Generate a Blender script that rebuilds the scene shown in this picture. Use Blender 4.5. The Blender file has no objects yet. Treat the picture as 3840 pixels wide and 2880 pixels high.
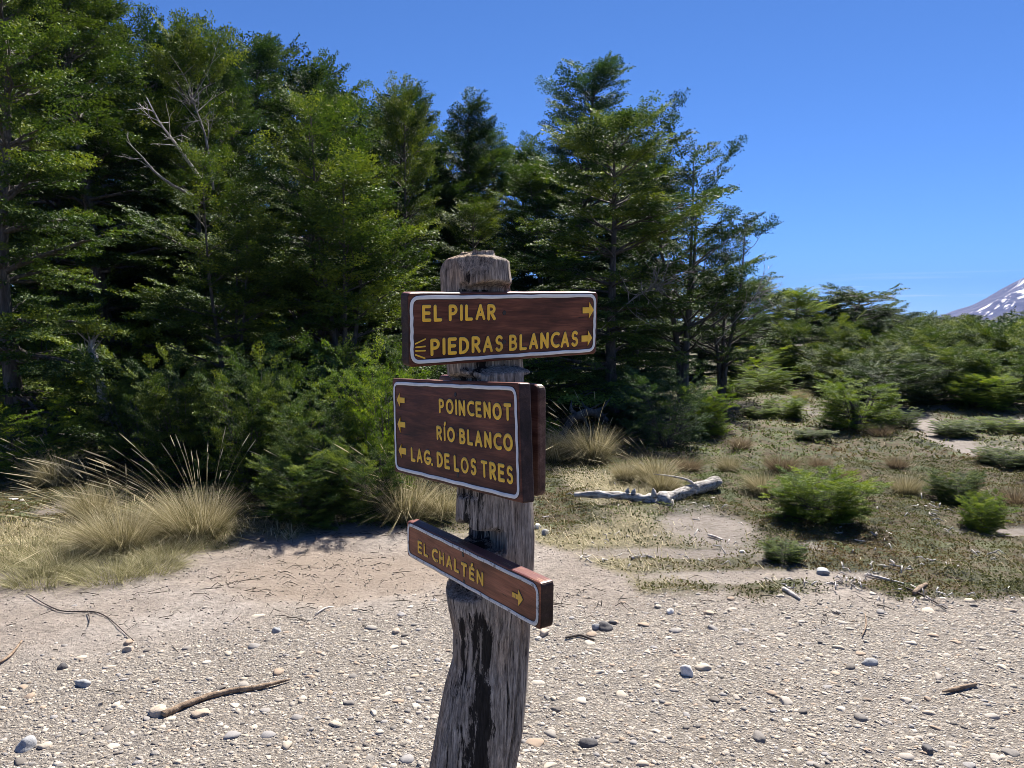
import bpy, math, random
import numpy as np
from mathutils import Vector, Matrix, noise as mnoise

R = math.radians
random.seed(7)
rng = np.random.default_rng(11)
scene = bpy.context.scene
col = scene.collection

# ---------------------------------------------------------------- camera
F_PX, HORIZON, EYE = 795.0, 325.0, 1.55
PITCH = math.atan((384 - HORIZON) / F_PX)
cd = bpy.data.cameras.new('camera')
cam = bpy.data.objects.new('camera', cd)
col.objects.link(cam)
cd.sensor_width = 36.0
cd.lens = F_PX / 1024 * 36.0
cd.clip_start, cd.clip_end = 0.05, 30000
cam.location = (0, 0, EYE)
cam.rotation_euler = (R(90) - PITCH, 0, 0)
scene.camera = cam

# ---------------------------------------------------------------- sky, sun, exposure
SUN_AZ, SUN_EL = R(24), R(52)
w = bpy.data.worlds.new('World')
scene.world = w
w.use_nodes = True
wn, wl = w.node_tree.nodes, w.node_tree.links
wn.clear()
sky = wn.new('ShaderNodeTexSky')
sky.sky_type = 'NISHITA'
sky.sun_disc = False
sky.sun_elevation = SUN_EL
sky.sun_rotation = SUN_AZ
sky.altitude = 3000
sky.air_density = 1.0
sky.dust_density = 0.0
sky.ozone_density = 10.0
bg = wn.new('ShaderNodeBackground')
bg.inputs['Strength'].default_value = 0.050
wo = wn.new('ShaderNodeOutputWorld')
# thin cirrus streaks low over the mountain, in sky direction space
tc = wn.new('ShaderNodeTexCoord')
mp = wn.new('ShaderNodeMapping')
mp.inputs['Scale'].default_value = (4.0, 4.0, 230.0)
ns = wn.new('ShaderNodeTexNoise')
ns.inputs['Scale'].default_value = 1.0
ns.inputs['Detail'].default_value = 5
sx = wn.new('ShaderNodeSeparateXYZ')
wl.new(tc.outputs['Generated'], mp.inputs['Vector'])
wl.new(mp.outputs['Vector'], ns.inputs['Vector'])
wl.new(tc.outputs['Generated'], sx.inputs['Vector'])
def wramp(src, pts):
    r = wn.new('ShaderNodeValToRGB')
    e = r.color_ramp.elements
    while len(e) < len(pts): e.new(0.5)
    for k, (p, v) in enumerate(pts):
        e[k].position = p
        e[k].color = (v, v, v, 1)
    wl.new(src, r.inputs['Fac'])
    return r.outputs['Color']
m1 = wramp(ns.outputs['Fac'], [(0.54, 0), (0.68, 1)])
m2 = wramp(sx.outputs['Z'], [(0.012, 0), (0.028, 1), (0.042, 0.9), (0.062, 0)])
m3 = wramp(sx.outputs['X'], [(0.30, 0), (0.40, 1)])
def wmul(a, b):
    m = wn.new('ShaderNodeMath'); m.operation = 'MULTIPLY'
    wl.new(a, m.inputs[0])
    if isinstance(b, float): m.inputs[1].default_value = b
    else: wl.new(b, m.inputs[1])
    return m.outputs[0]
mask = wmul(wmul(wmul(m1, m2), m3), 0.5)
mx = wn.new('ShaderNodeMix'); mx.data_type = 'RGBA'
wl.new(mask, mx.inputs['Factor'])
tintn = wn.new('ShaderNodeMix'); tintn.data_type = 'RGBA'; tintn.blend_type = 'MULTIPLY'
tintn.inputs['Factor'].default_value = 1.0
tintn.inputs['B'].default_value = (0.70, 0.82, 0.94, 1)
wl.new(sky.outputs['Color'], tintn.inputs['A'])
wl.new(tintn.outputs['Result'], mx.inputs['A'])
mx.inputs['B'].default_value = (8.5, 9.4, 10.5, 1)
wl.new(mx.outputs['Result'], bg.inputs['Color'])
wl.new(bg.outputs['Background'], wo.inputs['Surface'])

sd = bpy.data.lights.new('sun', 'SUN')
sd.energy = 4.9
sd.angle = R(0.5)
sd.color = (1.0, 0.94, 0.85)
sun = bpy.data.objects.new('sun', sd)
col.objects.link(sun)
sdir = Vector((math.sin(SUN_AZ) * math.cos(SUN_EL), math.cos(SUN_AZ) * math.cos(SUN_EL), math.sin(SUN_EL)))
sun.rotation_euler = sdir.to_track_quat('Z', 'Y').to_euler()
sun.location = (4, -2, 8)

scene.view_settings.view_transform = 'Standard'
scene.view_settings.look = 'None'
scene.view_settings.exposure = 1.58
scene.view_settings.gamma = 1.0
scene.view_settings.use_curve_mapping = False
scene.cycles.max_bounces = 8
scene.cycles.diffuse_bounces = 2
scene.cycles.transmission_bounces = 4
scene.cycles.volume_bounces = 0
scene.cycles.use_denoising = True
scene.cycles.denoising_prefilter = 'ACCURATE'
scene.cycles.filter_width = 0.8
scene.cycles.sample_clamp_indirect = 6.0

# ---------------------------------------------------------------- helpers
def ground_at(px, py):
    """distance and side offset of the ground point seen at a pixel of a 1024 x 768 picture"""
    b = (384 - py) / F_PX
    dy = math.cos(PITCH) + b * math.sin(PITCH)
    dz = -math.sin(PITCH) + b * math.cos(PITCH)
    t = EYE / -dz
    return ((px - 512) / F_PX * t, dy * t)

def zrow(py, y):
    b = (384 - py) / F_PX
    dy = math.cos(PITCH) + b * math.sin(PITCH)
    dz = -math.sin(PITCH) + b * math.cos(PITCH)
    return EYE + dz / dy * y

def xcol(px, y):
    return (px - 512) / F_PX * y * 1.0

def hash2(ix, iy, s):
    h = (ix.astype(np.int64) * 374761393 + iy.astype(np.int64) * 668265263 + s * 1442695041) & 0xffffffff
    h = ((h ^ (h >> 13)) * 1274126177) & 0xffffffff
    return ((h ^ (h >> 16)) & 0xffff) / 65535.0

def vnoise(x, y, s=0):
    x = np.asarray(x, float); y = np.asarray(y, float)
    ix, iy = np.floor(x), np.floor(y)
    fx, fy = x - ix, y - iy
    fx = fx * fx * (3 - 2 * fx); fy = fy * fy * (3 - 2 * fy)
    a = hash2(ix, iy, s); b = hash2(ix + 1, iy, s); c = hash2(ix, iy + 1, s); d = hash2(ix + 1, iy + 1, s)
    return (a + (b - a) * fx) * (1 - fy) + (c + (d - c) * fx) * fy

def fbm(x, y, s=0, o=4):
    v = 0; a = 0.5; t = 0
    for k in range(o):
        v = v + a * vnoise(x, y, s + k * 17); t += a
        x = np.asarray(x) * 2.03 + 5.1; y = np.asarray(y) * 2.03 + 1.7; a *= 0.5
    return v / t

def smooth(a, b, x):
    t = np.clip((np.asarray(x, float) - a) / (b - a), 0, 1)
    return t * t * (3 - 2 * t)

class MB:
    """collects vertices and faces, builds ONE mesh object"""
    def __init__(s):
        s.v = []; s.f = []; s.c = []; s.m = []; s.n = 0
    def add(s, v, f, c=None, mi=0):
        v = np.asarray(v, np.float32).reshape(-1, 3); f = np.asarray(f, np.int32)
        s.v.append(v); s.f.append(f + s.n); s.n += len(v)
        if c is None: c = np.full(len(v), 0.5)
        s.c.append(np.broadcast_to(np.asarray(c, np.float32), (len(v),)) if np.ndim(c) < 2 else c)
        s.m.append(np.full(len(f), mi, np.int32))
    def mesh(s, name, mats, smooth_=True):
        me = bpy.data.meshes.new(name)
        V = np.concatenate(s.v)
        me.vertices.add(len(V)); me.vertices.foreach_set('co', V.ravel())
        cnt = np.concatenate([np.full(len(f), f.shape[1], np.int32) for f in s.f])
        loops = np.concatenate([f.ravel() for f in s.f])
        me.loops.add(len(loops)); me.loops.foreach_set('vertex_index', loops)
        me.polygons.add(len(cnt))
        st = np.zeros(len(cnt), np.int32); st[1:] = np.cumsum(cnt)[:-1]
        me.polygons.foreach_set('loop_start', st)
        me.polygons.foreach_set('material_index', np.concatenate(s.m))
        me.polygons.foreach_set('use_smooth', np.full(len(cnt), smooth_))
        if s.c[0].ndim == 1:
            a = me.attributes.new('tint', 'FLOAT', 'POINT')
            a.data.foreach_set('value', np.concatenate(s.c).astype(np.float32))
        else:
            a = me.attributes.new('shade', 'FLOAT_COLOR', 'POINT')
            cc = np.concatenate(s.c).astype(np.float32)
            cc = np.concatenate([cc, np.ones((len(cc), 1), np.float32)], 1)
            a.data.foreach_set('color', cc.ravel())
        me.update(calc_edges=True)
        me.validate()
        for m in (mats if isinstance(mats, (list, tuple)) else [mats]):
            me.materials.append(m)
        return me
    def build(s, name, mats, parent=None, smooth_=True):
        return link(name, s.mesh(name, mats, smooth_), parent)

def link(name, data, parent=None):
    o = bpy.data.objects.new(name, data)
    col.objects.link(o)
    if parent is not None: o.parent = parent
    return o

def tag(o, label=None, cat=None, group=None, kind=None):
    if label: o['label'] = label
    if cat: o['category'] = cat
    if group: o['group'] = group
    if kind: o['kind'] = kind
    return o

def tube(mb, pts, rad, sides=6, tint=0.5, rough=0.0, seed=0, cap=True, mi=0):
    P = np.asarray(pts, float); n = len(P)
    rad = np.broadcast_to(np.asarray(rad, float), (n,))
    T = np.gradient(P, axis=0); T /= np.linalg.norm(T, axis=1)[:, None] + 1e-9
    ref = np.array([0, 0, 1.0]) if abs(T[:, 2]).mean() < 0.8 else np.array([1.0, 0, 0])
    A = np.cross(T, ref); A /= np.linalg.norm(A, axis=1)[:, None] + 1e-9
    B = np.cross(T, A)
    th = np.arange(sides) / sides * 2 * math.pi
    rr = rad[:, None] * np.ones((1, sides))
    if rough:
        q = np.arange(n)[:, None] * 0.45 + np.zeros((1, sides))
        rr = rr * (1 + rough * (fbm(np.cos(th)[None, :] * 1.6 + seed * 3.1 + q * 0.3, np.sin(th)[None, :] * 1.6 + q, seed, 3) - 0.5) * 2)
    V = P[:, None, :] + rr[..., None] * (A[:, None, :] * np.cos(th)[None, :, None] + B[:, None, :] * np.sin(th)[None, :, None])
    i = np.arange(n - 1)[:, None] * sides; j = np.arange(sides)[None, :]; j2 = (j + 1) % sides
    f = np.stack([i + j, i + j2, i + sides + j2, i + sides + j], -1).reshape(-1, 4)
    mb.add(V.reshape(-1, 3), f, tint, mi)
    if cap:
        base = mb.n - n * sides
        for ring, c, flip in ((0, P[0] - T[0] * rad[0] * 0.3, True), (n - 1, P[-1] + T[-1] * rad[-1] * 0.5, False)):
            k = mb.n
            mb.v.append(np.array([c], np.float32)); mb.n += 1
            mb.c.append(np.array([tint], np.float32))
            a = base + ring * sides + np.arange(sides); b = base + ring * sides + (np.arange(sides) + 1) % sides
            fc = np.stack([b, a, np.full(sides, k)] if flip else [a, b, np.full(sides, k)], -1)
            mb.f.append(fc.astype(np.int32)); mb.m.append(np.full(sides, mi, np.int32))

def curve_pts(ctrl, n):
    """Catmull-Rom through control points"""
    C = np.asarray(ctrl, float)
    C = np.vstack([2 * C[0] - C[1], C, 2 * C[-1] - C[-2]])
    m = len(C) - 3; out = []
    for t in np.linspace(0, m - 1e-6, n):
        k = int(t); u = t - k
        p0, p1, p2, p3 = C[k:k + 4]
        out.append(0.5 * (2 * p1 + (p2 - p0) * u + (2 * p0 - 5 * p1 + 4 * p2 - p3) * u * u + (3 * p1 - p0 - 3 * p2 + p3) * u ** 3))
    return np.array(out)

# ---------------------------------------------------------------- materials
class MT:
    def __init__(s, name, rough=0.8):
        s.m = bpy.data.materials.new(name); s.m.use_nodes = True
        s.n, s.l = s.m.node_tree.nodes, s.m.node_tree.links
        s.b = s.n['Principled BSDF']; s.b.inputs['Roughness'].default_value = rough
        s.out = s.n['Material Output']
    def coord(s, kind='Object', scale=(1, 1, 1), rot=(0, 0, 0)):
        t = s.n.new('ShaderNodeTexCoord'); m = s.n.new('ShaderNodeMapping')
        m.inputs['Scale'].default_value = scale; m.inputs['Rotation'].default_value = rot
        s.l.new(t.outputs[kind], m.inputs['Vector']); return m.outputs['Vector']
    def noise(s, vec, scale, detail=5, rough=0.55, dist=0.0):
        t = s.n.new('ShaderNodeTexNoise'); t.inputs['Scale'].default_value = scale
        t.inputs['Detail'].default_value = detail; t.inputs['Roughness'].default_value = rough
        t.inputs['Distortion'].default_value = dist
        s.l.new(vec, t.inputs['Vector']); return t.outputs['Fac']
    def voronoi(s, vec, scale, feature='F1', out='Distance'):
        t = s.n.new('ShaderNodeTexVoronoi'); t.feature = feature; t.inputs['Scale'].default_value = scale
        s.l.new(vec, t.inputs['Vector']); return t.outputs[out]
    def ramp(s, fac, pts, const=False):
        r = s.n.new('ShaderNodeValToRGB'); e = r.color_ramp.elements
        if const: r.color_ramp.interpolation = 'CONSTANT'
        while len(e) < len(pts): e.new(0.5)
        for k, (p, c) in enumerate(pts):
            e[k].position = p; e[k].color = (c, c, c, 1) if isinstance(c, (int, float)) else (*c, 1)
        s.l.new(fac, r.inputs['Fac']); return r.outputs['Color']
    def mix(s, fac, a, b, mode='MIX'):
        m = s.n.new('ShaderNodeMix'); m.data_type = 'RGBA'; m.blend_type = mode
        for sock, v in (('Factor', fac), ('A', a), ('B', b)):
            if isinstance(v, (int, float)): m.inputs[sock].default_value = v if sock == 'Factor' else (v, v, v, 1)
            elif isinstance(v, tuple): m.inputs[sock].default_value = (*v, 1)
            else: s.l.new(v, m.inputs[sock])
        return m.outputs['Result']
    def math(s, op, a, b=0.0):
        m = s.n.new('ShaderNodeMath'); m.operation = op
        for k, v in ((0, a), (1, b)):
            if isinstance(v, (int, float)): m.inputs[k].default_value = v
            else: s.l.new(v, m.inputs[k])
        return m.outputs[0]
    def attr(s, name, out='Fac'):
        a = s.n.new('ShaderNodeAttribute'); a.attribute_name = name; return a.outputs[out]
    def objrand(s):
        return s.n.new('ShaderNodeObjectInfo').outputs['Random']
    def bump(s, h, strength=0.5, dist=0.01, prev=None):
        b = s.n.new('ShaderNodeBump'); b.inputs['Strength'].default_value = strength
        b.inputs['Distance'].default_value = dist
        s.l.new(h, b.inputs['Height'])
        if prev is not None: s.l.new(prev, b.inputs['Normal'])
        s.l.new(b.outputs['Normal'], s.b.inputs['Normal']); return b.outputs['Normal']
    def base(s, c):
        if isinstance(c, tuple): s.b.inputs['Base Color'].default_value = (*c, 1)
        else: s.l.new(c, s.b.inputs['Base Color'])

def leaf_material(name, dark, mid, lite, trans=0.19, gloss=0.60):
    t = MT(name, gloss)
    c = t.ramp(t.attr('tint'), [(0.0, dark), (0.5, mid), (1.0, lite)])
    hv = t.math('ADD', t.math('MULTIPLY', t.objrand(), 0.40), 0.84)
    c = t.mix(1.0, c, hv, 'MULTIPLY')
    t.base(c)
    t.b.inputs['Specular IOR Level'].default_value = 0.15
    tr = t.n.new('ShaderNodeBsdfTranslucent')
    tc_ = t.mix(1.0, c, (1.5, 1.45, 0.45), 'MULTIPLY')
    t.l.new(tc_, tr.inputs['Color'])
    ms = t.n.new('ShaderNodeMixShader'); ms.inputs[0].default_value = trans
    t.l.new(t.b.outputs[0], ms.inputs[1]); t.l.new(tr.outputs[0], ms.inputs[2])
    t.l.new(ms.outputs[0], t.out.inputs['Surface'])
    return t.m

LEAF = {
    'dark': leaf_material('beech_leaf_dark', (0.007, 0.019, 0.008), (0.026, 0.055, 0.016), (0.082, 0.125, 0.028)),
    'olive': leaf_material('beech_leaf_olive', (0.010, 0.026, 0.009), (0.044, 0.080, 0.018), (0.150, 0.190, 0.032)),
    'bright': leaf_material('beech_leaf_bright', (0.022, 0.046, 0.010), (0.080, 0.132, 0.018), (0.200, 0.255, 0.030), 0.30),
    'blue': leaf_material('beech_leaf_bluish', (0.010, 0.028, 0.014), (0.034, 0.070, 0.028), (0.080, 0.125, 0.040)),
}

def bark_material(name, a, b, c):
    t = MT(name, 0.85)
    v = t.coord('Object', (1, 1, 0.25))
    n1 = t.noise(v, 22, 6, 0.65)
    t.base(t.ramp(n1, [(0.3, a), (0.5, b), (0.72, c)]))
    t.bump(n1, 0.7, 0.02)
    return t.m
BARK = bark_material('grey_bark', (0.02, 0.017, 0.015), (0.06, 0.052, 0.046), (0.15, 0.135, 0.12))
DEADWOOD = bark_material('bleached_wood', (0.10, 0.09, 0.085), (0.38, 0.35, 0.33), (0.60, 0.57, 0.54))
STICKWOOD = bark_material('brown_stick_wood', (0.05, 0.032, 0.02), (0.19, 0.13, 0.085), (0.36, 0.28, 0.20))
GREYWOOD = bark_material('grey_dead_wood', (0.05, 0.045, 0.042), (0.17, 0.155, 0.145), (0.34, 0.32, 0.30))
DARKTWIG = bark_material('dark_twig_wood', (0.018, 0.014, 0.012), (0.05, 0.038, 0.03), (0.10, 0.08, 0.065))

def log_material():
    t = MT('driftwood_grain', 0.88)
    v = t.coord('Object', (0.12, 1, 1), (0, 0, -0.25))
    g = t.noise(v, 60, 8, 0.75, 0.3)
    big = t.noise(t.coord('Object'), 9, 5, 0.7)
    c = t.ramp(g, [(0.36, (0.03, 0.027, 0.025)), (0.43, (0.26, 0.24, 0.22)), (0.52, (0.50, 0.47, 0.44)), (0.68, (0.66, 0.63, 0.60))])
    c = t.mix(t.ramp(big, [(0.50, 0.0), (0.62, 0.75)]), c, t.mix(1.0, c, 0.42, 'MULTIPLY'))
    t.base(c); t.bump(t.math('ADD', g, big), 1.0, 0.02)
    t.b.inputs['Specular IOR Level'].default_value = 0.1
    return t.m
LOGWOOD = log_material()
# --- ground
def ground_material():
    t = MT('ground_earth', 0.92)
    v = t.coord('Object')
    big = t.noise(v, 0.9, 6, 0.6)
    fine = t.noise(v, 38, 8, 0.7)
    fine2 = t.noise(v, 140, 5, 0.7)
    dirt = t.ramp(big, [(0.30, (0.185, 0.150, 0.122)), (0.50, (0.260, 0.220, 0.188)), (0.68, (0.325, 0.288, 0.258))])
    dirt = t.mix(1.0, dirt, t.ramp(fine, [(0.30, 0.55), (0.5, 1.0), (0.70, 1.25)]), 'MULTIPLY')
    mid_ = t.noise(v, 9, 6, 0.7)
    dirt = t.mix(1.0, dirt, t.ramp(mid_, [(0.35, 0.78), (0.5, 1.0), (0.65, 1.10)]), 'MULTIPLY')
    # root and crumb marks
    rootv = t.coord('Object', (1, 2.6, 1), (0, 0, 0.5))
    rt = t.noise(rootv, 17, 9, 0.78, 1.2)
    dirt = t.mix(t.ramp(rt, [(0.565, 0.0), (0.64, 0.85)]), dirt, (0.085, 0.062, 0.050))
    # worn tan hollow behind the signpost
    warm = t.attr('hollow')
    dirt = t.mix(t.math('MULTIPLY', warm, 0.5), dirt, (0.245, 0.185, 0.135))
    hs = t.math('MULTIPLY', t.attr('heath'), 0.72)
    dirt = t.mix(hs, dirt, t.ramp(rt, [(0.40, (0.225, 0.200, 0.185)), (0.52, (0.150, 0.128, 0.115)), (0.60, (0.07, 0.058, 0.05))]))
    # fine grit between the stones
    cell = t.voronoi(v, 95, 'F1', 'Color')
    sep = t.n.new('ShaderNodeSeparateColor'); t.l.new(cell, sep.inputs[0])
    grit = t.ramp(sep.outputs[0], [(0.0, (0.09, 0.085, 0.08)), (0.18, (0.22, 0.215, 0.215)), (0.42, (0.35, 0.32, 0.28)), (0.62, (0.27, 0.235, 0.195)), (0.80, (0.46, 0.43, 0.38)), (0.93, (0.58, 0.55, 0.50))], True)
    grit = t.mix(0.55, grit, (0.300, 0.252, 0.205))
    gm = t.math('MULTIPLY', t.attr('gravel'), t.ramp(fine, [(0.36, 0.15), (0.52, 1.0)]))
    c = t.mix(gm, dirt, grit)
    # living mats and litter
    veg = t.attr('mat')
    mn = t.noise(v, 2.3, 5, 0.6)
    matc = t.ramp(mn, [(0.30, (0.026, 0.030, 0.012)), (0.43, (0.048, 0.052, 0.018)), (0.52, (0.070, 0.046, 0.021)), (0.58, (0.050, 0.062, 0.018)), (0.72, (0.060, 0.085, 0.020))])
    matc = t.mix(1.0, matc, t.ramp(fine, [(0.3, 0.5), (0.6, 1.3)]), 'MULTIPLY')
    c = t.mix(veg, c, matc)
    straw = t.attr('straw')
    sn = t.noise(t.coord('Object', (1, 3.0, 1), (0, 0, 0.9)), 26, 7, 0.75)
    strawc = t.ramp(sn, [(0.32, (0.06, 0.055, 0.022)), (0.5, (0.17, 0.145, 0.075)), (0.66, (0.36, 0.31, 0.20))])
    c = t.mix(straw, c, strawc)
    t.base(c)
    dist = t.voronoi(v, 95, 'F1', 'Distance')
    h = t.math('ADD', t.math('MULTIPLY', t.math('SUBTRACT', 1.0, dist), t.math('MULTIPLY', gm, 0.7)), t.math('MULTIPLY', fine, 1.1))
    h = t.math('ADD', h, t.math('MULTIPLY', fine2, 0.5))
    t.bump(h, 1.0, 0.022)
    return t.m
GROUND = ground_material()

STONE_COLS = [(0.55, 0.48, 0.39), (0.46, 0.40, 0.325), (0.33, 0.295, 0.26), (0.235, 0.225, 0.225), (0.40, 0.32, 0.24),
              (0.28, 0.26, 0.24), (0.15, 0.142, 0.14), (0.54, 0.49, 0.42), (0.37, 0.335, 0.30), (0.32, 0.235, 0.17),
              (0.50, 0.445, 0.375), (0.10, 0.09, 0.086), (0.44, 0.38, 0.305), (0.26, 0.255, 0.265)]
def stone_material(name, source, flat=None):
    t = MT(name, 0.75)
    v = t.coord('Object')
    if source == 'attr': c = t.attr('shade', 'Color')
    elif source == 'obj':
        k = len(STONE_COLS)
        c = t.ramp(t.objrand(), [(i / k, STONE_COLS[i]) for i in range(k)], True)
    else: c = t.mix(0.0, flat, flat)
    if source == 'obj': c = t.mix(0.25, c, (0.30, 0.26, 0.215))
    sc = 60 if source != 'attr' else 160
    n1 = t.noise(v, sc, 6, 0.7)
    c = t.mix(1.0, c, t.ramp(n1, [(0.28, 0.62), (0.5, 1.0), (0.75, 1.25)]), 'MULTIPLY')
    t.base(c)
    t.bump(n1, 0.5, 0.006)
    t.b.inputs['Specular IOR Level'].default_value = 0.25
    return t.m
STONE_ATTR = stone_material('pebble_mix', 'attr')
STONE_OBJ = stone_material('river_stone', 'obj')
STONE_WHITE = stone_material('white_quartz', 'flat', (0.62, 0.59, 0.55))
STONE_GREY = stone_material('grey_boulder_stone', 'flat', (0.27, 0.275, 0.285))
STONE_DARK = stone_material('dark_basalt', 'flat', (0.085, 0.08, 0.082))
STONE_TAN = stone_material('tan_sandstone', 'flat', (0.40, 0.33, 0.26))

def blade_material(name, pts, trans=0.3):
    t = MT(name, 0.75)
    t.b.inputs['Specular IOR Level'].default_value = 0.12
    c = t.ramp(t.attr('tint'), pts)
    t.base(c)
    tr = t.n.new('ShaderNodeBsdfTranslucent'); t.l.new(c, tr.inputs['Color'])
    ms = t.n.new('ShaderNodeMixShader'); ms.inputs[0].default_value = trans
    t.l.new(t.b.outputs[0], ms.inputs[1]); t.l.new(tr.outputs[0], ms.inputs[2])
    t.l.new(ms.outputs[0], t.out.inputs['Surface'])
    return t.m
STRAW = blade_material('straw_grass', [(0, (0.075, 0.078, 0.024)), (0.35, (0.21, 0.18, 0.085)), (0.7, (0.40, 0.345, 0.205)), (1, (0.58, 0.52, 0.36))])
GREENGRASS = blade_material('pale_green_grass', [(0, (0.10, 0.105, 0.035)), (0.4, (0.27, 0.25, 0.125)), (1, (0.52, 0.47, 0.31))])
BROWNGRASS = blade_material('brown_grass', [(0, (0.05, 0.04, 0.025)), (0.5, (0.17, 0.125, 0.075)), (1, (0.33, 0.26, 0.16))])
MATLEAF = blade_material('crowberry_leaf', [(0, (0.028, 0.034, 0.011)), (0.3, (0.048, 0.054, 0.015)), (0.55, (0.080, 0.084, 0.021)), (0.75, (0.095, 0.054, 0.022)), (0.88, (0.13, 0.110, 0.045)), (1, (0.080, 0.125, 0.024))], 0.25)

# --- painted wood and post
def board_material(name, dark, mid, lite):
    t = MT(name, 0.55)
    v = t.coord('Object', (1, 9, 9))
    n1 = t.noise(v, 7, 7, 0.62, 0.6)
    n2 = t.noise(t.coord('Object', (1, 22, 22)), 16, 5, 0.6)
    big = t.noise(t.coord('Object', (1, 2.5, 2)), 5, 3, 0.5)
    c = t.ramp(n1, [(0.28, dark), (0.5, mid), (0.72, lite)])
    c = t.mix(1.0, c, t.ramp(n2, [(0.3, 0.72), (0.6, 1.1)]), 'MULTIPLY')
    c = t.mix(1.0, c, t.ramp(big, [(0.34, 0.50), (0.6, 1.18)]), 'MULTIPLY')
    scuff = t.noise(t.coord('Object', (1, 4, 4)), 34, 6, 0.8)
    c = t.mix(t.ramp(scuff, [(0.66, 0.0), (0.74, 0.55)]), c, (0.30, 0.19, 0.13))
    crack = t.noise(t.coord('Object', (1.3, 26, 5)), 3.4, 6, 0.75, 0.4)
    c = t.mix(t.ramp(crack, [(0.645, 0.0), (0.67, 0.92)]), c, (0.012, 0.009, 0.008))
    t.base(c)
    t.bump(t.math('ADD', n1, n2), 0.25, 0.003)
    t.b.inputs['Specular IOR Level'].default_value = 0.22
    return t.m
BOARD = board_material('brown_stained_board', (0.042, 0.0145, 0.009), (0.092, 0.030, 0.0175), (0.175, 0.062, 0.035))
BOARD_END = board_material('dark_end_grain', (0.018, 0.010, 0.009), (0.034, 0.018, 0.015), (0.060, 0.034, 0.028))
BOARD_FADED = board_material('faded_brown_board', (0.13, 0.045, 0.025), (0.215, 0.078, 0.042), (0.31, 0.12, 0.068))
BOARD_OLD = board_material('greyed_brown_board', (0.050, 0.026, 0.019), (0.085, 0.045, 0.034), (0.14, 0.085, 0.066))
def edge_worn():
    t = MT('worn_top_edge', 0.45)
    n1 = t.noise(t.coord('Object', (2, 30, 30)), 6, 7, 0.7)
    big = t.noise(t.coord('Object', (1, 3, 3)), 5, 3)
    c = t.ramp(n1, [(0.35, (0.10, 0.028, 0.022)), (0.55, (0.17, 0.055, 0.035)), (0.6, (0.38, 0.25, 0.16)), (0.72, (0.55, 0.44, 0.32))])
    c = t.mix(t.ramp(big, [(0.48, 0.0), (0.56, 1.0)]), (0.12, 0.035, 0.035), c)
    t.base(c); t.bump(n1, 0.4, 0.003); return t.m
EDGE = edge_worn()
def paint_material(name, base, dirt, lo=0.62, hi=0.74):
    t = MT(name, 0.5)
    n1 = t.noise(t.coord('Object'), 60, 6, 0.7)
    n2 = t.noise(t.coord('Object'), 16, 4, 0.6)
    c = t.mix(t.ramp(n1, [(lo, 0.0), (hi, 0.85)]), base, dirt)
    c = t.mix(1.0, c, t.ramp(n2, [(0.3, 0.84), (0.65, 1.05)]), 'MULTIPLY')
    t.base(c); t.bump(n1, 0.2, 0.002); return t.m
YELLOW = paint_material('yellow_letter_paint', (0.86, 0.50, 0.035), (0.16, 0.08, 0.02), 0.66, 0.8)
YELLOW_OLD = paint_material('worn_yellow_paint', (0.80, 0.46, 0.04), (0.10, 0.05, 0.025), 0.56, 0.66)
WHITE = paint_material('white_border_paint', (0.66, 0.67, 0.67), (0.25, 0.2, 0.17), 0.68, 0.8)
WHITE_OLD = paint_material('flaking_white_paint', (0.56, 0.57, 0.57), (0.10, 0.07, 0.06), 0.54, 0.63)
GROOVE_SHADE = paint_material('groove_shade_stain', (0.022, 0.011, 0.012), (0.04, 0.02, 0.02))  # dark rim colour: painted shadow line and stain of the routed grooves
SCREW = MT('rusty_screw', 0.5); SCREW.base((0.035, 0.035, 0.04)); SCREW.b.inputs['Metallic'].default_value = 0.6; SCREW = SCREW.m
HOLE = MT('screw_hole', 0.9); HOLE.base((0.008, 0.007, 0.007)); HOLE = HOLE.m

def post_material():
    t = MT('weathered_post_wood', 0.9)
    g = t.noise(t.coord('Object', (1, 1, 0.11)), 95, 8, 0.75, 0.25)
    g2 = t.noise(t.coord('Object', (1, 1, 0.07)), 230, 5, 0.75)
    streak = t.noise(t.coord('Object', (1, 1, 0.16)), 22, 8, 0.74, 0.5)
    big = t.noise(t.coord('Object', (1, 1, 0.4)), 7, 4)
    c = t.ramp(g, [(0.33, (0.07, 0.058, 0.05)), (0.44, (0.26, 0.222, 0.19)), (0.55, (0.43, 0.37, 0.315)), (0.68, (0.66, 0.57, 0.465))])
    c = t.mix(t.ramp(big, [(0.50, 0.0), (0.66, 0.55)]), c, t.mix(1.0, c, (1.25, 0.92, 0.62), 'MULTIPLY'))
    c = t.mix(1.0, c, t.ramp(g2, [(0.36, 0.42), (0.50, 1.0), (0.64, 1.3)]), 'MULTIPLY')
    c = t.mix(t.ramp(t.math('MULTIPLY', streak, t.attr('tint')), [(0.432, 0.0), (0.462, 0.94)]), c, (0.012, 0.0105, 0.010))
    crack = t.noise(t.coord('Object', (1, 1, 0.045)), 48, 6, 0.72, 0.3)
    c = t.mix(t.ramp(crack, [(0.62, 0.0), (0.645, 0.96)]), c, (0.008, 0.007, 0.007))
    t.base(c)
    h = t.math('SUBTRACT', t.math('ADD', g, t.math('MULTIPLY', g2, 0.6)), t.math('MULTIPLY', t.ramp(crack, [(0.60, 0.0), (0.645, 1.0)]), 1.4))
    t.bump(h, 1.0, 0.012)
    t.b.inputs['Specular IOR Level'].default_value = 0.15
    return t.m
POST = post_material()

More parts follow.
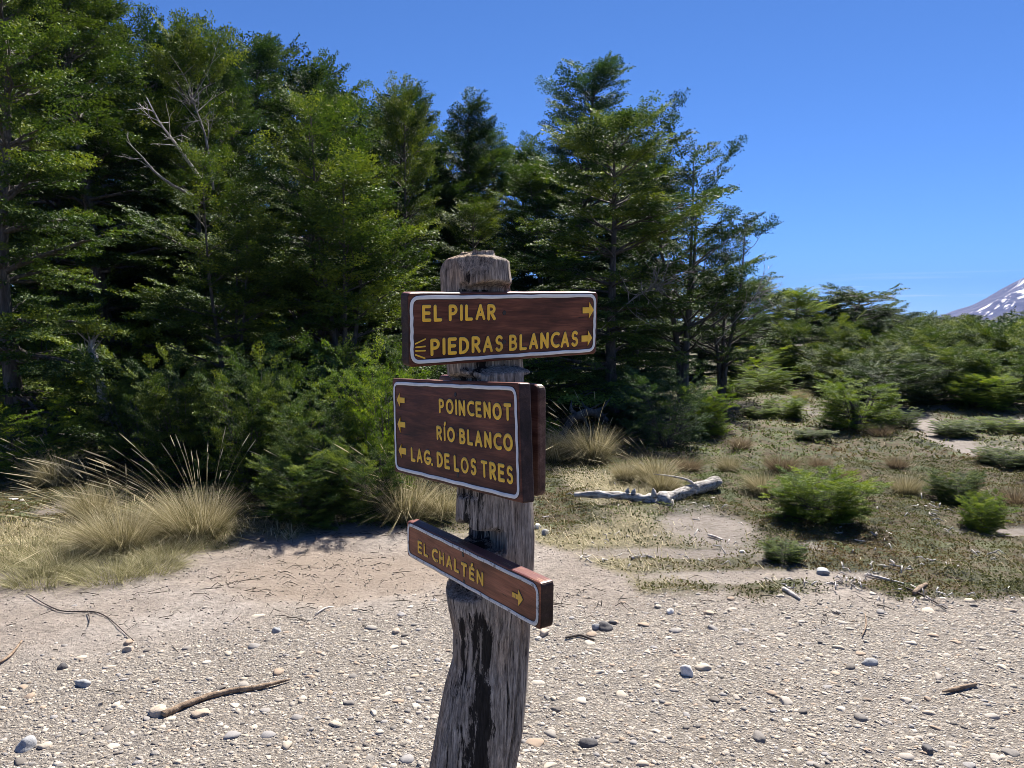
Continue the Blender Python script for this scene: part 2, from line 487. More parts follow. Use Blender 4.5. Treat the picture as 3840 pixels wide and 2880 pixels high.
# ================================================================ GROUND
HOLLOW = ((770 - 1024) / 2212 * 0, 0)
def edge_y(x):
    """distance at which the bare gravel and earth give way to plants"""
    xs = np.array([-12, -3.6, -2.9, -2.2, -1.85, -0.8, 0.10, 0.45, 0.9, 1.5, 2.1, 3.0, 12])
    ys = np.array([4.9, 4.9, 4.98, 5.35, 6.0, 6.05, 5.9, 4.95, 4.75, 4.75, 4.60, 4.50, 4.4])
    return np.interp(x, xs, ys) - 0.12 + (fbm(np.asarray(x) * 2.2, np.asarray(x) * 0 + 3, 5, 4) - 0.5) * 0.7
def bare(x, y):
    """bare earth patches and paths inside the plants, 0..1"""
    x = np.asarray(x, float); y = np.asarray(y, float)
    n = fbm(x * 1.1, y * 0.75, 31, 4)
    b = 0.8 * smooth(0.64, 0.73, n)
    def blob(cx, cy, rx, ry, ang=0):
        dx, dy = x - cx, y - cy
        c, s = math.cos(ang), math.sin(ang)
        u, v = (dx * c + dy * s) / rx, (-dx * s + dy * c) / ry
        return smooth(1.25, 0.7, np.sqrt(u * u + v * v) + (fbm(x * 3, y * 3, 3, 3) - 0.5) * 0.8)
    for a in ((1.50, 5.9, 0.36, 0.60, 0), (0.95, 5.25, 0.8, 0.13, 0), (6.1, 11.4, 0.28, 2.4, -0.25),
              (1.5, 4.80, 0.8, 0.13, 0), (3.6, 5.9, 0.4, 0.15, 0.2)):
        b = np.maximum(b, blob(*a))
    return b
def masks(x, y):
    x = np.asarray(x, float); y = np.asarray(y, float)
    e = edge_y(x)
    wob = (fbm(x * 3.1, y * 3.1, 77, 4) - 0.5) * 0.55
    veg = smooth(-0.10, 0.14, y - e + wob)
    br = bare(x, y)
    st = smooth(0.52, 0.66, fbm(x * 0.8 + 4, y * 0.6, 55, 4) + 0.16 * smooth(1.2, -0.2, np.abs((x - (0.9 + (y - 8) * 0.20)) / 1.6)) + 0.35 * smooth(-1.2, -1.9, x) * smooth(6.2, 5.6, y) - 0.4 * smooth(-1.6, -2.3, x) * smooth(5.8, 6.4, y))
    st = st * np.maximum(smooth(2.2, 1.0, x - 0.30 * (y - 7)), 0.12)
    an_ = smooth(0.31, 0.24, x / np.maximum(y, 0.1)) * (y > 0)
    st = st * (1 - 0.95 * smooth(7.6, 8.8, y) * an_)
    br = br * (1 - smooth(7.4, 8.2, y) * an_)
    mat = veg * (1 - br) * (1 - st * 0.85)
    straw = veg * (1 - br * 0.8) * st
    # stones lie thick on the right and thin out towards the back left
    gl = 4.55 + 0.0 * x
    glim = np.interp(x, [-3.5, -2.2, -1.2, -0.4, 0.3, 1.0, 4.0], [3.15, 3.4, 3.9, 4.15, 4.35, 4.45, 4.4])
    gravel = smooth(0.45, -0.35, y - glim + (fbm(x * 2, y * 2, 12, 3) - 0.5) * 0.8) * (1 - veg)
    hol = smooth(1.15, 0.6, np.sqrt(((x + 1.05) / 0.95) ** 2 + ((y - 4.95) / 0.62) ** 2) + (fbm(x * 3, y * 3, 9, 4) - 0.5) * 0.7)
    return gravel, mat, straw, hol * (1 - veg)
def gz(x, y):
    x = np.asarray(x, float); y = np.asarray(y, float)
    g, m, s, h = masks(x, y)
    z = (fbm(x * 0.5, y * 0.5, 2, 3) - 0.5) * 0.10 * smooth(2.0, 6.0, np.abs(y)) * smooth(2500, 60, y)
    z = z + (fbm(x * 5, y * 5, 21, 4) - 0.5) * 0.030
    z = z + (m + 0.6 * s) * (0.012 + 0.11 * (fbm(x * 3.2, y * 3.2, 40, 3) - 0.38)) * smooth(4.2, 6.5, y)
    z = z - 0.045 * h
    z = z + 0.30 * smooth(9, 16, y) * smooth(9, 2.5, np.abs(x - 4.5)) * fbm(x * 0.35, y * 0.35, 8, 3) * smooth(80, 30, y)
    return z
def gz1(x, y): return float(gz(np.array([x]), np.array([y]))[0])

def grow(start, step, k, stop):
    out = []; v = start
    while v < stop:
        out.append(v); v += step; step *= k
    out.append(stop)
    return np.array(out)
def build_ground():
    ys = np.concatenate([-grow(3.0, 0.8, 1.6, 400)[::-1], np.linspace(-2.6, 2.0, 8), np.arange(2.2, 7.6, 0.036), grow(7.6, 0.045, 1.02, 60), grow(63, 6, 1.4, 6500)])
    half = np.concatenate([np.arange(0.018, 3.4, 0.036), grow(3.4, 0.05, 1.035, 22), grow(24, 4, 1.5, 6500)])
    xs = np.concatenate([-half[::-1], half])
    X, Y = np.meshgrid(xs, ys)
    Z = gz(X.ravel(), Y.ravel())
    V = np.stack([X.ravel(), Y.ravel(), Z], -1)
    nx, ny = len(xs), len(ys)
    i = np.arange(ny - 1)[:, None] * nx + np.arange(nx - 1)[None, :]
    Fq = np.stack([i, i + 1, i + nx + 1, i + nx], -1).reshape(-1, 4)
    mb = MB(); mb.add(V, Fq)
    me = mb.mesh('ground', GROUND)
    g, m, s, h = masks(X.ravel(), Y.ravel())
    hh = smooth(0.1, 0.7, Y.ravel() - edge_y(X.ravel()))
    for nm, a in (('gravel', g), ('mat', m), ('straw', s), ('hollow', h), ('heath', hh)):
        at = me.attributes.new(nm, 'FLOAT', 'POINT'); at.data.foreach_set('value', a.astype(np.float32))
    o = link('ground', me); o['kind'] = 'structure'
    return o
ground = build_ground()

# ---------------------------------------------------------------- stones
def ico(sub):
    import bmesh
    bm = bmesh.new(); bmesh.ops.create_icosphere(bm, subdivisions=sub, radius=1.0)
    v = np.array([p.co[:] for p in bm.verts]); f = np.array([[q.index for q in p.verts] for p in bm.faces]); bm.free()
    return v, f
I1, I2, I3 = ico(1), ico(2), ico(3)
def stone_shape(ic, seed, ang=0.28, flat=0.42):
    v, f = ic; r = np.random.default_rng(seed)
    v = v.copy()
    for _ in range(9):                     # facets knocked off the pebble
        n = r.normal(size=3); n /= np.linalg.norm(n)
        n[2] *= 0.5; d = v @ n; lim = r.uniform(0.42, 0.85)
        v = v - np.clip(d - lim, 0, None)[:, None] * n * 0.85
    nn = np.array([mnoise.noise(Vector(p * 1.3) + Vector((seed * 3.7, 0, 0))) for p in v])
    v = v * (1 + ang * nn)[:, None]
    v = v * np.array([1, r.uniform(0.6, 0.9), flat * r.uniform(0.8, 1.15)])
    return v, f
def rotz(a):
    c, s = np.cos(a), np.sin(a); z = np.zeros_like(c); o = np.ones_like(c)
    return np.stack([np.stack([c, -s, z], -1), np.stack([s, c, z], -1), np.stack([z, z, o], -1)], -2)

def in_view(x, y, m=0.35):
    return (np.abs(x) < (y * 0.644 + m)) & (y > 2.45)
def build_stones():
    # gravel too small to pick apart
    mb = MB()
    N = 54000
    y = 2.55 + 2.9 * rng.random(N) ** 1.05; x = (rng.random(N) * 2 - 1) * (y * 0.66 + 0.3)
    g, m, s, h = masks(x, y)
    keep = rng.random(N) < np.clip(g * 0.93 + 0.028 * (1 - m), 0, 1) * np.where(x < -0.6, 0.78, 1)
    x, y = x[keep], y[keep]; n = len(x)
    rad = np.clip(np.exp(rng.normal(-4.92, 0.50, n)), 0.0035, 0.026)
    z = gz(x, y)
    cols = np.array(STONE_COLS)
    ci = rng.integers(0, len(cols), n)
    for k in range(10):
        sel = np.arange(n) % 10 == k
        v, f = stone_shape(I1, 100 + k, 0.3, 0.36)
        q = sel.sum()
        if not q: continue
        Rm = rotz(rng.random(q) * 6.283)
        tx = rng.normal(0, 0.22, q)
        V = np.einsum('vj,njk->nvk', v, Rm.transpose(0, 2, 1))
        V[..., 2] += V[..., 0] * tx[:, None]
        V = V * rad[sel][:, None, None] + np.stack([x[sel], y[sel], z[sel] - rad[sel] * 0.10], -1)[:, None, :]
        Fi = (f[None] + (np.arange(q) * len(v))[:, None, None]).reshape(-1, 3)
        jit = rng.uniform(0.85, 1.12, q)[:, None]
        C = np.repeat((cols[ci[sel]] * 0.72 + np.array([0.33, 0.285, 0.235]) * 0.28) * jit * 0.86, len(v), 0)
        mb.add(V.reshape(-1, 3), Fi, C)
    # crumbs of earth on the bare ground
    N = 17000
    y = 3.3 + 3.6 * rng.random(N); x = (rng.random(N) * 2 - 1) * (y * 0.66 + 0.3)
    g, m, s, h = masks(x, y)
    keep = (rng.random(N) < (1 - g) * (1 - m) * (1 - s)) & (fbm(x * 3, y * 3, 44, 3) + rng.normal(0, .1, N) > 0.46)
    x, y = x[keep], y[keep]; n = len(x); z = gz(x, y)
    rad = np.clip(np.exp(rng.normal(-5.25, 0.45, n)), 0.003, 0.012)
    v, f = stone_shape(I1, 120, 0.3, 0.7)
    V = np.einsum('vj,njk->nvk', v, rotz(rng.random(n) * 6.283).transpose(0, 2, 1)) * rad[:, None, None] + np.stack([x, y, z], -1)[:, None, :]
    C = np.repeat(np.array([0.27, 0.228, 0.192]) * rng.uniform(0.55, 1.25, n)[:, None], len(v), 0)
    mb.add(V.reshape(-1, 3), (f[None] + (np.arange(n) * len(v))[:, None, None]).reshape(-1, 3), C)
    o = mb.build('gravel', STONE_ATTR, None, True)
    tag(o, 'mixed pale and grey gravel strewn over the bare earth of the trail junction', 'gravel', kind='stuff')
    # the stones that show largest: pieces of the ground
    meshes = []
    for k in range(14):
        mbk = MB(); v, f = stone_shape(I3 if k < 6 else I2, 300 + k, 0.25, 0.36); mbk.add(v, f)
        meshes.append(mbk.mesh('stone', STONE_OBJ, True))
    cnt = 0; tries = 0; placed = []
    while cnt < 290 and tries < 20000:
        tries += 1
        yy = 2.6 + 2.4 * random.random() ** 1.2; xx = (random.random() * 2 - 1) * (yy * 0.645 + 0.1)
        g_ = float(masks(np.array([xx]), np.array([yy]))[0][0])
        if random.random() > g_ * (0.6 if xx < -0.7 else 1.0) + 0.01: continue
        r_ = min(0.046, max(0.015, math.exp(random.gauss(-3.72, 0.32)))) * (0.8 + 0.08 * yy)
        if any((xx - a) ** 2 + (yy - b) ** 2 < (r_ + c) ** 2 for a, b, c in placed): continue
        placed.append((xx, yy, r_))
        o = link('stone', meshes[cnt % 14], ground)
        o.location = (xx, yy, gz1(xx, yy) + r_ * random.uniform(-0.14, 0.03))
        o.rotation_euler = (random.gauss(0, 0.09), random.gauss(0, 0.09), random.random() * 6.28)
        o.scale = (r_, r_, r_ * random.uniform(0.8, 1.2))
        cnt += 1
build_stones()

def rock(px, py, size, mat, label, seed, cat='stone', flat=0.7, sub=I3, group=None):
    x, y = ground_at(px, py)
    mb = MB(); v, f = stone_shape(sub, seed, 0.25, flat); mb.add(v * size * 0.85, f)
    o = mb.build('rock', mat); o.location = (x, y, gz1(x, y) + size * flat * 0.12)
    o.rotation_euler = (0, 0, seed * 1.3)
    return tag(o, label, cat, group)
rock(545, 534, 0.050, STONE_GREY, 'smooth grey boulder stone on the turf just right of the signpost', 3)
rock(537, 529, 0.045, STONE_WHITE, 'white stone half hidden by the post beside a grey stone', 4)
rock(822, 574, 0.072, STONE_GREY, 'flat grey stone at the edge of the turf below the round shrub', 5, flat=0.5)
rock(605, 628, 0.055, STONE_DARK, 'large dark stone in a group of three right of the lowest board', 6)
rock(613, 622, 0.030, STONE_DARK, 'small dark stone behind the large dark stone right of the lowest board', 7)
rock(596, 628, 0.036, STONE_GREY, 'grey stone touching the left of the large dark stone', 17)
rock(671, 612, 0.034, STONE_WHITE, 'white stone at the turf tip above the gravel', 8)
rock(686, 675, 0.042, STONE_WHITE, 'angular white stone standing proud of the gravel right of the post', 9, flat=0.85)
rock(742, 556, 0.03, STONE_WHITE, 'small white stone in the brown mat plants', 10)
rock(26, 746, 0.058, STONE_GREY, 'large grey rock in the gravel at the lower left corner', 11, flat=0.8)
rock(82, 686, 0.050, STONE_GREY, 'flat grey-green stone on the earth left of the brown stick', 12, flat=0.45)
rock(62, 669, 0.032, STONE_DARK, 'dark wedge shaped stone above the flat grey-green stone', 13)
rock(160, 712, 0.052, STONE_TAN, 'big pale stone at the thick end of the brown stick', 14, flat=0.6)
rock(128, 651, 0.034, STONE_TAN, 'pale rounded stone on the smooth earth at left', 15)
rock(276, 633, 0.034, STONE_GREY, 'grey block of stone at the front rim of the worn hollow', 16)
rock(396, 631, 0.034, STONE_TAN, 'tan block of stone near the left side of the post', 18)
rock(538, 608, 0.050, STONE_TAN, 'tan stone behind the right end of the lowest board', 19)
rock(544, 635, 0.042, STONE_TAN, 'brown stone just right of the post foot of the lowest board', 20)
rock(262, 541, 0.040, STONE_DARK, 'dark stone on the turf edge right of the big tussocks', 21)
rock(870, 664, 0.048, STONE_GREY, 'big grey cracked stone in the gravel at far right', 22)
rock(928, 752, 0.040, STONE_DARK, 'dark stone cluster piece at the bottom right', 23, flat=0.6)
rock(588, 744, 0.044, STONE_DARK, 'dark blue-grey stone at the bottom right of the post', 24)
rock(13, 513, 0.03, STONE_WHITE, 'small white stone on the turf at the left edge', 25)

# ================================================================ FOLIAGE
def spray_template(seed, L=0.42, leaf=0.033, side=11, tri=False):
    """a flat fan of twigs with two rows of leaves, along +x, about 100 leaves"""
    r = np.random.default_rng(seed); C = []; D = []; S = []
    tw = [(np.array([0, 0, 0.0]), 0.0, L, 0.0)]
    for k in range(side):
        s = 0.12 + 0.8 * k / side
        sd = 1 if k % 2 else -1
        tw.append((np.array([L * s, 0, 0]), sd * R(r.uniform(34, 56)), L * (0.52 * (1 - s) + 0.13) * r.uniform(0.75, 1.2), r.normal(0, 0.10)))
    for p, a, l, lift in tw:
        m = max(4, int(l / 0.0185))
        for j in range(m):
            t = (j + 0.6) / m
            c = p + np.array([math.cos(a), math.sin(a), lift]) * l * t
            c[2] += -0.10 * (c[0] / L) ** 2 * L + r.normal(0, 0.007)
            sd = 1 if j % 2 else -1
            la = a + sd * R(r.uniform(30, 75))
            C.append(c); D.append((la, r.normal(0, 0.42), r.normal(0, 0.55))); S.append(leaf * r.uniform(0.7, 1.2) * (1.0 - 0.25 * t))
    C = np.array(C); D = np.array(D); S = np.array(S)
    n = len(C); V = np.zeros((n, 4, 3))
    fx = np.stack([np.cos(D[:, 0]) * np.cos(D[:, 1]), np.sin(D[:, 0]) * np.cos(D[:, 1]), np.sin(D[:, 1])], -1)
    sd = np.stack([-np.sin(D[:, 0]), np.cos(D[:, 0]), np.zeros(n)], -1)
    up = np.cross(fx, sd)
    sd = sd * np.cos(D[:, 2])[:, None] + up * np.sin(D[:, 2])[:, None]
    s = S[:, None]
    V[:, 0] = C; V[:, 1] = C + fx * s * 0.5 + sd * s * 0.34; V[:, 2] = C + fx * s; V[:, 3] = C + fx * s * 0.5 - sd * s * 0.34
    if tri:
        V = np.stack([C, C + fx * s * 0.62 + sd * s * 0.40, C + fx * s - sd * s * 0.18], 1)
        return V.reshape(-1, 3), n, 3
    return V.reshape(-1, 3), n, 4
SPR = [spray_template(900 + k, 0.42, 0.039, 10) for k in range(5)]
SPR_SHRUB = [spray_template(970 + k, 0.40, 0.058, 9, True) for k in range(5)]
SPR_TREE = [spray_template(930 + k, 0.50, 0.060, 10, True) for k in range(5)]
SPR_FAR = [spray_template(950 + k, 0.55, 0.068, 9, True) for k in range(4)]

def put_sprays(mb, P, D, scl, tint, tpl, rr, flatness=0.28):
    """P origins, D directions; sprays lie near horizontal about their direction"""
    P = np.asarray(P); D = np.asarray(D); n = len(P)
    D = D / (np.linalg.norm(D, axis=1)[:, None] + 1e-9)
    up = np.array([0, 0, 1.0]) + rr.normal(0, flatness, (n, 3))
    Yv = np.cross(up, D); Yv /= np.linalg.norm(Yv, axis=1)[:, None] + 1e-9
    Zv = np.cross(D, Yv)
    M = np.stack([D, Yv, Zv], 1)              # rows = axes
    k = rr.integers(0, len(tpl), n)
    for q in range(len(tpl)):
        sel = k == q
        if not sel.any(): continue
        T, nl, nc = tpl[q]
        W = np.einsum('vj,njk->nvk', T, M[sel]) * np.asarray(scl)[sel][:, None, None] + P[sel][:, None, :]
        c = sel.sum()
        f = (np.arange(nl * nc).reshape(nl, nc)[None] + (np.arange(c) * nl * nc)[:, None, None]).reshape(-1, nc)
        tt = np.repeat(np.clip(tint[sel][:, None] + rr.normal(0, 0.13, (c, nl)), 0, 1).ravel(), nc)
        mb.add(W.reshape(-1, 3), f, tt)

def make_tree(seed, H, Rd, kind, tpl=SPR_TREE, prim=50, dens=1.0, lo=0.10, side_limb=0.38, tscale=1.0):
    """returns (wood mesh, crown mesh); layered southern beech with near horizontal fans"""
    r = np.random.default_rng(seed)
    wood, crown = MB(), MB()
    nst = {'open': 3, 'umbrella': 3, 'shrub': 13, 'multi': 3}.get(kind, 1)
    P, D, S, T = [], [], [], []
    golden = 2.399963
    for st in range(nst):
        a0 = st * 6.283 / nst + r.uniform(0, 1.2)
        if nst == 1:
            lean = r.normal(0, 0.03, 2) * H; hs = H
            ctrl = [(0, 0, -0.1), (lean[0] * .3 + r.normal(0, .04), lean[1] * .3, H * .33), (lean[0] * .7 + r.normal(0, .06), lean[1] * .7, H * .68), (lean[0], lean[1], H)]
        elif kind == 'shrub':
            out = Rd * r.uniform(0.15, 0.75); hs = H * r.uniform(0.72, 1.0)
            ctrl = [(0, 0, -0.05), (math.cos(a0) * out * .5, math.sin(a0) * out * .5, hs * .35), (math.cos(a0) * out, math.sin(a0) * out, hs * .9)]
        elif kind == 'umbrella':
            out = Rd * r.uniform(0.35, 0.7); hs = H * r.uniform(0.9, 1.0)
            ctrl = [(0, 0, -0.1), (math.cos(a0) * .1, math.sin(a0) * .1, H * .33), (math.cos(a0) * out * .55, math.sin(a0) * out * .55, hs * .65), (math.cos(a0) * out, math.sin(a0) * out, hs * .95)]
        else:
            out = Rd * r.uniform(0.12, 0.42); hs = H * (1.0 if st == 0 else r.uniform(0.72, 0.92))
            ctrl = [(0, 0, -0.1), (math.cos(a0) * out * .25, math.sin(a0) * out * .25, hs * .25), (math.cos(a0) * out * .8, math.sin(a0) * out * .8, hs * .62), (math.cos(a0) * out, math.sin(a0) * out, hs)]
        tp = curve_pts(ctrl, 16)
        r0 = {'shrub': 0.018, 'umbrella': 0.13, 'open': 0.065, 'multi': 0.05}.get(kind, 0.011 * H + 0.02)
        rad = r0 * (1 - np.linspace(0, 1, 16) * 0.92) ** 0.9
        rad = rad * (1 + (0.9 if nst < 4 else 0) * np.exp(-np.linspace(0, 1, 16) * 5.0))
        tube(wood, tp, rad, 8 if kind != 'shrub' else 5, 0.5, 0.18, seed)
        npr = max(3, int(prim / nst))
        for k in range(npr):
            t = lo + (1 - lo) * ((k + r.uniform(0, 0.9)) / npr) ** 0.92
            if kind in ('beech', 'multi', 'open', 'column'):      # boughs stand in loose tiers
                nl_ = max(5, round(H / 0.52)); ph = st * 0.31
                t = lo + (1 - lo) * min(1.0, max(0.0, (round(((t - lo) / (1 - lo)) * nl_ + ph) - ph) / nl_ + r.normal(0, 0.012)))
            t = min(t, 0.985)
            if kind == 'umbrella' and t < 0.5 and r.random() < 0.75: continue
            f = t * 15; i0 = int(f); bp = tp[i0] + (tp[min(i0 + 1, 15)] - tp[i0]) * (f - i0)
            az = k * golden + st + r.normal(0, 0.35)
            if kind == 'shrub': az = a0 + r.normal(0, 0.95)
            if kind in ('beech', 'multi'):
                env = Rd * min(1.0, 1.12 * (1 - t) ** 0.46 + 0.05) * (0.80 + 0.30 * math.sin(2 * az + seed + t * 5)) * r.uniform(0.62, 1.18)
                el = R(2 + 48 * t ** 1.6) + r.normal(0, 0.12)
            elif kind == 'column':
                env = Rd * min(1.0, 1.5 * (1 - t) ** 0.8 + 0.1) * r.uniform(0.6, 1.1); el = R(14 + 40 * t) + r.normal(0, 0.12)
            elif kind == 'open':
                env = Rd * (0.95 - 0.55 * t) * r.uniform(0.5, 1.15); el = R(16 + 32 * t) + r.normal(0, 0.2)
            elif kind == 'umbrella':
                env = Rd * (0.42 + 0.5 * (1 - t)) * r.uniform(0.6, 1.2); el = R(9) + r.normal(0, 0.12)
            else:
                env = Rd * (0.62 - 0.25 * t) * r.uniform(0.5, 1.2); el = R(4 + 24 * t) + r.normal(0, 0.14)
            env = max(env, 0.14)
            d = np.array([math.cos(az) * math.cos(el), math.sin(az) * math.cos(el), math.sin(el)])
            sidev = np.array([-math.sin(az), math.cos(az), 0])
            bend = r.normal(0, 0.16); arch = r.uniform(0.02, 0.16) * (-1 if kind in ('beech',) and t < 0.5 else 1)
            m = 6
            ss = np.linspace(0, 1, m)
            path = bp + env * (ss[:, None] * d + (ss ** 2)[:, None] * (sidev * bend + np.array([0, 0, arch])))
            path += r.normal(0, 0.012, path.shape) * (env + 0.3)
            path[0] = bp
            br = min(rad[i0] * 0.6, 0.010 + 0.022 * env)
            tube(wood, path, br * (1 - 0.8 * ss), 4, 0.5, 0, 0, False)
            tone = 0.18 + 0.60 * r.random()
            step = 0.13 / dens
            q0 = {'open': 0.52, 'umbrella': 0.4}.get(kind, 0.16)
            cntn = max(2, int(env * (1 - q0) / step))
            for j in range(cntn):
                s = q0 + (1 - q0) * (j + r.uniform(0.2, 0.8)) / cntn
                fi = s * (m - 1); a = int(fi); p = path[a] + (path[min(a + 1, m - 1)] - path[a]) * (fi - a)
                dd = path[min(a + 1, m - 1)] - path[max(a - 0, 0)] if a < m - 1 else path[-1] - path[-2]
                dd = dd / (np.linalg.norm(dd) + 1e-9)
                sg = 1 if j % 2 else -1
                ya = sg * R(r.uniform(28, 62))
                hd = np.array([dd[0] * math.cos(ya) - dd[1] * math.sin(ya), dd[0] * math.sin(ya) + dd[1] * math.cos(ya), dd[2] * 0.7 + r.normal(0, 0.12)])
                l2 = side_limb * env * (1.05 - s)
                if l2 > 0.16:
                    q2 = p + hd * l2 * np.array([1, 1, 1])
                    tube(wood, np.array([p, (p + q2) / 2 + r.normal(0, .012, 3), q2]), np.array([br * .42, br * .3, br * .15]), 3, 0.5, 0, 0, False)
                    nn = max(1, int(l2 / 0.17))
                    for u in range(nn):
                        pp = p + hd * l2 * (u + 0.6) / nn
                        y2 = (1 if u % 2 else -1) * R(r.uniform(20, 50))
                        h2 = np.array([hd[0] * math.cos(y2) - hd[1] * math.sin(y2), hd[0] * math.sin(y2) + hd[1] * math.cos(y2), hd[2] + r.normal(0, .1)])
                        P.append(pp); D.append(h2); S.append(r.uniform(0.6, 1.0) * tscale); T.append(tone + r.normal(0, .1))
                    p = q2
                P.append(p); D.append(hd); S.append(r.uniform(0.65, 1.1) * tscale); T.append(tone + r.normal(0, .1))
            P.append(path[-1] - d * 0.06); D.append(path[-1] - path[-2]); S.append(r.uniform(0.8, 1.15) * tscale); T.append(tone + 0.12)
        if kind != 'umbrella':
            P.append(tp[-1] - np.array([0, 0, .1])); D.append(tp[-1] - tp[-2] + r.normal(0, .02, 3)); S.append(0.8 * tscale); T.append(0.5)
    put_sprays(crown, np.array(P), np.array(D), np.array(S), np.array(T), tpl, r, 0.17)
    return wood.mesh('trunk', BARK), crown.mesh('crown', LEAF['olive'], False), H, Rd

TREES = {
    'broad': make_tree(1, 5.6, 1.55, 'beech', prim=96, lo=0.04, dens=1.0),
    'broad2': make_tree(2, 6.6, 1.55, 'beech', prim=112, lo=0.05, dens=1.0),
    'peak': make_tree(3, 7.0, 1.35, 'beech', prim=112, lo=0.06, dens=0.95),
    'multi': make_tree(4, 5.0, 1.45, 'multi', prim=100, lo=0.08, dens=1.0),
    'open': make_tree(5, 5.0, 1.7, 'open', prim=66, lo=0.26, dens=1.25, tscale=1.0),
    'column': make_tree(6, 6.2, 0.9, 'column', prim=96, lo=0.08, dens=1.1),
    'umbrella': make_tree(7, 3.0, 1.7, 'umbrella', tpl=SPR_FAR, prim=130, lo=0.35, dens=1.0),
    'far': make_tree(8, 5.0, 1.6, 'beech', tpl=SPR_FAR, prim=70, lo=0.03, dens=0.8),
}
SHRUBS = {
    'a': make_tree(21, 1.2, 0.95, 'shrub', tpl=SPR_SHRUB, prim=150, lo=0.06, dens=1.5, tscale=0.58),
    'b': make_tree(22, 0.9, 0.95, 'shrub', tpl=SPR_SHRUB, prim=190, lo=0.04, dens=1.9, tscale=0.50),
    'c': make_tree(23, 1.6, 1.2, 'shrub', tpl=SPR, prim=104, lo=0.06, dens=0.9, tscale=0.84),
    'thicket': make_tree(24, 1.6, 1.5, 'shrub', tpl=SPR_FAR, prim=150, lo=0.06, dens=0.8, tscale=0.80),
}
for nm_, d_ in [] and list(TREES.items()) + list(SHRUBS.items()):
    print('TRIS', nm_, sum(len(p.vertices) - 2 for p in d_[1].polygons) // 1000, 'k crown', len(d_[0].polygons) * 2 // 1000, 'k wood')
def place_plant(name, proto, x, y, height, radius, mat, label, cat, group=None, rot=None, base=None):
    wm, cm, H, Rd = proto
    e = bpy.data.objects.new(name, None); col.objects.link(e)
    e.empty_display_size = 0.3
    e.location = (x, y, gz1(x, y) if base is None else base)
    e.rotation_euler = (0, 0, random.random() * 6.28 if rot is None else rot)
    e.scale = (radius / Rd, radius / Rd, height / (H + 0.32) if cat == 'tree' and H > 2.5 else height / (H + 0.08))
    tag(e, label, cat, group)
    t_ = link('trunk' if cat == 'tree' else 'stem', wm, e)
    c_ = link('crown' if cat == 'tree' else 'foliage', cm, e)
    c_.material_slots[0].link = 'OBJECT'; c_.material_slots[0].material = LEAF[mat]
    return e
def tree(proto, px, d, topy, half_px, mat, label, rot=None, group='beech trees of the forest edge'):
    h = zrow(topy, d)
    return place_plant('beech_tree', TREES[proto], xcol(px, d), d, h, half_px / F_PX * d * 1.22, mat, label, 'tree', group, rot)
def shrub(proto, px, basey, topy, half_px, mat, label, rot=None, group='low beech shrubs', name='beech_shrub'):
    x, y = ground_at(px, basey)
    y += half_px / F_PX * y * 0.35
    h = max(0.13, zrow(topy, y) - gz1(x, y))
    return place_plant(name, SHRUBS[proto], xcol(px, y), y, h, half_px / F_PX * y * 1.08, mat, label, 'shrub', group, rot)

# forest edge, left to right
tree('broad2', 18, 9.2, -120, 92, 'olive', 'tallest yellow-green beech filling the left edge of the photo', 0.3)
tree('peak', 116, 12.6, -40, 78, 'dark', 'dark pointed beech just right of the yellow-green beech at the left edge', 1.0)
tree('broad', 66, 13.2, -60, 80, 'olive', 'beech behind the yellow-green tree at the left edge', 2.2)
tree('column', 168, 15.5, 36, 50, 'dark', 'narrow dark beech behind the leaning white dead limb', 2.2)
tree('broad', 205, 14.0, 26, 62, 'olive', 'beech with a rounded top left of the thin feathery spire', 4.0)
tree('peak', 236, 15.2, 46, 46, 'blue', 'thin feathery bluish spire rising behind the left trees', 5.1)
tree('open', 326, 11.2, 74, 80, 'olive', 'tall loose beech with bare twigs at its tip in the middle of the left forest', 0.9)
tree('multi', 345, 10.6, 96, 88, 'olive', 'many stemmed beech left of the top signboard', 2.1)
tree('multi', 228, 10.3, 150, 72, 'olive', 'shorter beech reaching layered boughs left of centre of the left forest', 3.0)
tree('broad', 402, 12.6, 96, 44, 'olive', 'beech at the right shoulder of the left forest, above the top board', 5.6)
tree('column', 447, 17.0, 106, 36, 'dark', 'slim loose topped beech in the gap left of the tallest centre tree', 0.4)
tree('peak', 500, 18.5, 142, 44, 'blue', 'low pointed beech between the slim tree and the tallest centre tree', 1.4)
tree('peak', 562, 17.0, 62, 68, 'blue', 'tallest pyramid shaped beech behind the signpost, right of centre', 3.6)
tree('broad', 612, 12.2, 112, 84, 'olive', 'broad beech with thick trunk right of the top signboard', 1.1)
tree('open', 684, 13.6, 120, 74, 'dark', 'gnarled dark beech with open limbs against the sky', 2.0)
tree('open', 722, 14.6, 232, 56, 'dark', 'lower leaning beech at the right end of the forest', 4.4)
tree('broad', 545, 15.0, 170, 62, 'dark', 'beech directly behind the cap of the post', 2.6)
tree('column', 20, 15.5, -70, 60, 'dark', 'dark beech behind the left edge of the forest', 2.6)
tree('peak', 300, 14.5, 70, 50, 'dark', 'dark beech hidden behind the loose twiggy tree', 2.9)
tree('column', 372, 15.5, 90, 46, 'dark', 'dark slim beech behind the many stemmed tree', 0.9)
tree('broad2', 425, 15.8, 150, 54, 'dark', 'dark beech filling the gap above the top board', 1.9)
tree('peak', 235, 18.5, 34, 60, 'dark', 'shadowed beech deep in the wood behind the rounded tree', 3.9)
tree('broad', 636, 16.8, 160, 44, 'blue', 'bluish beech behind the broad tree with the thick trunk', 0.2)
tree('broad', 470, 13.4, 205, 50, 'olive', 'medium beech close behind the top signboard', 0.7)
tree('column', 128, 18.5, 60, 60, 'dark', 'dark tree deep in the wood at the left', 0.7)
tree('broad2', 335, 19.5, 95, 70, 'dark', 'dark tree deep in the wood left of the post', 1.7)
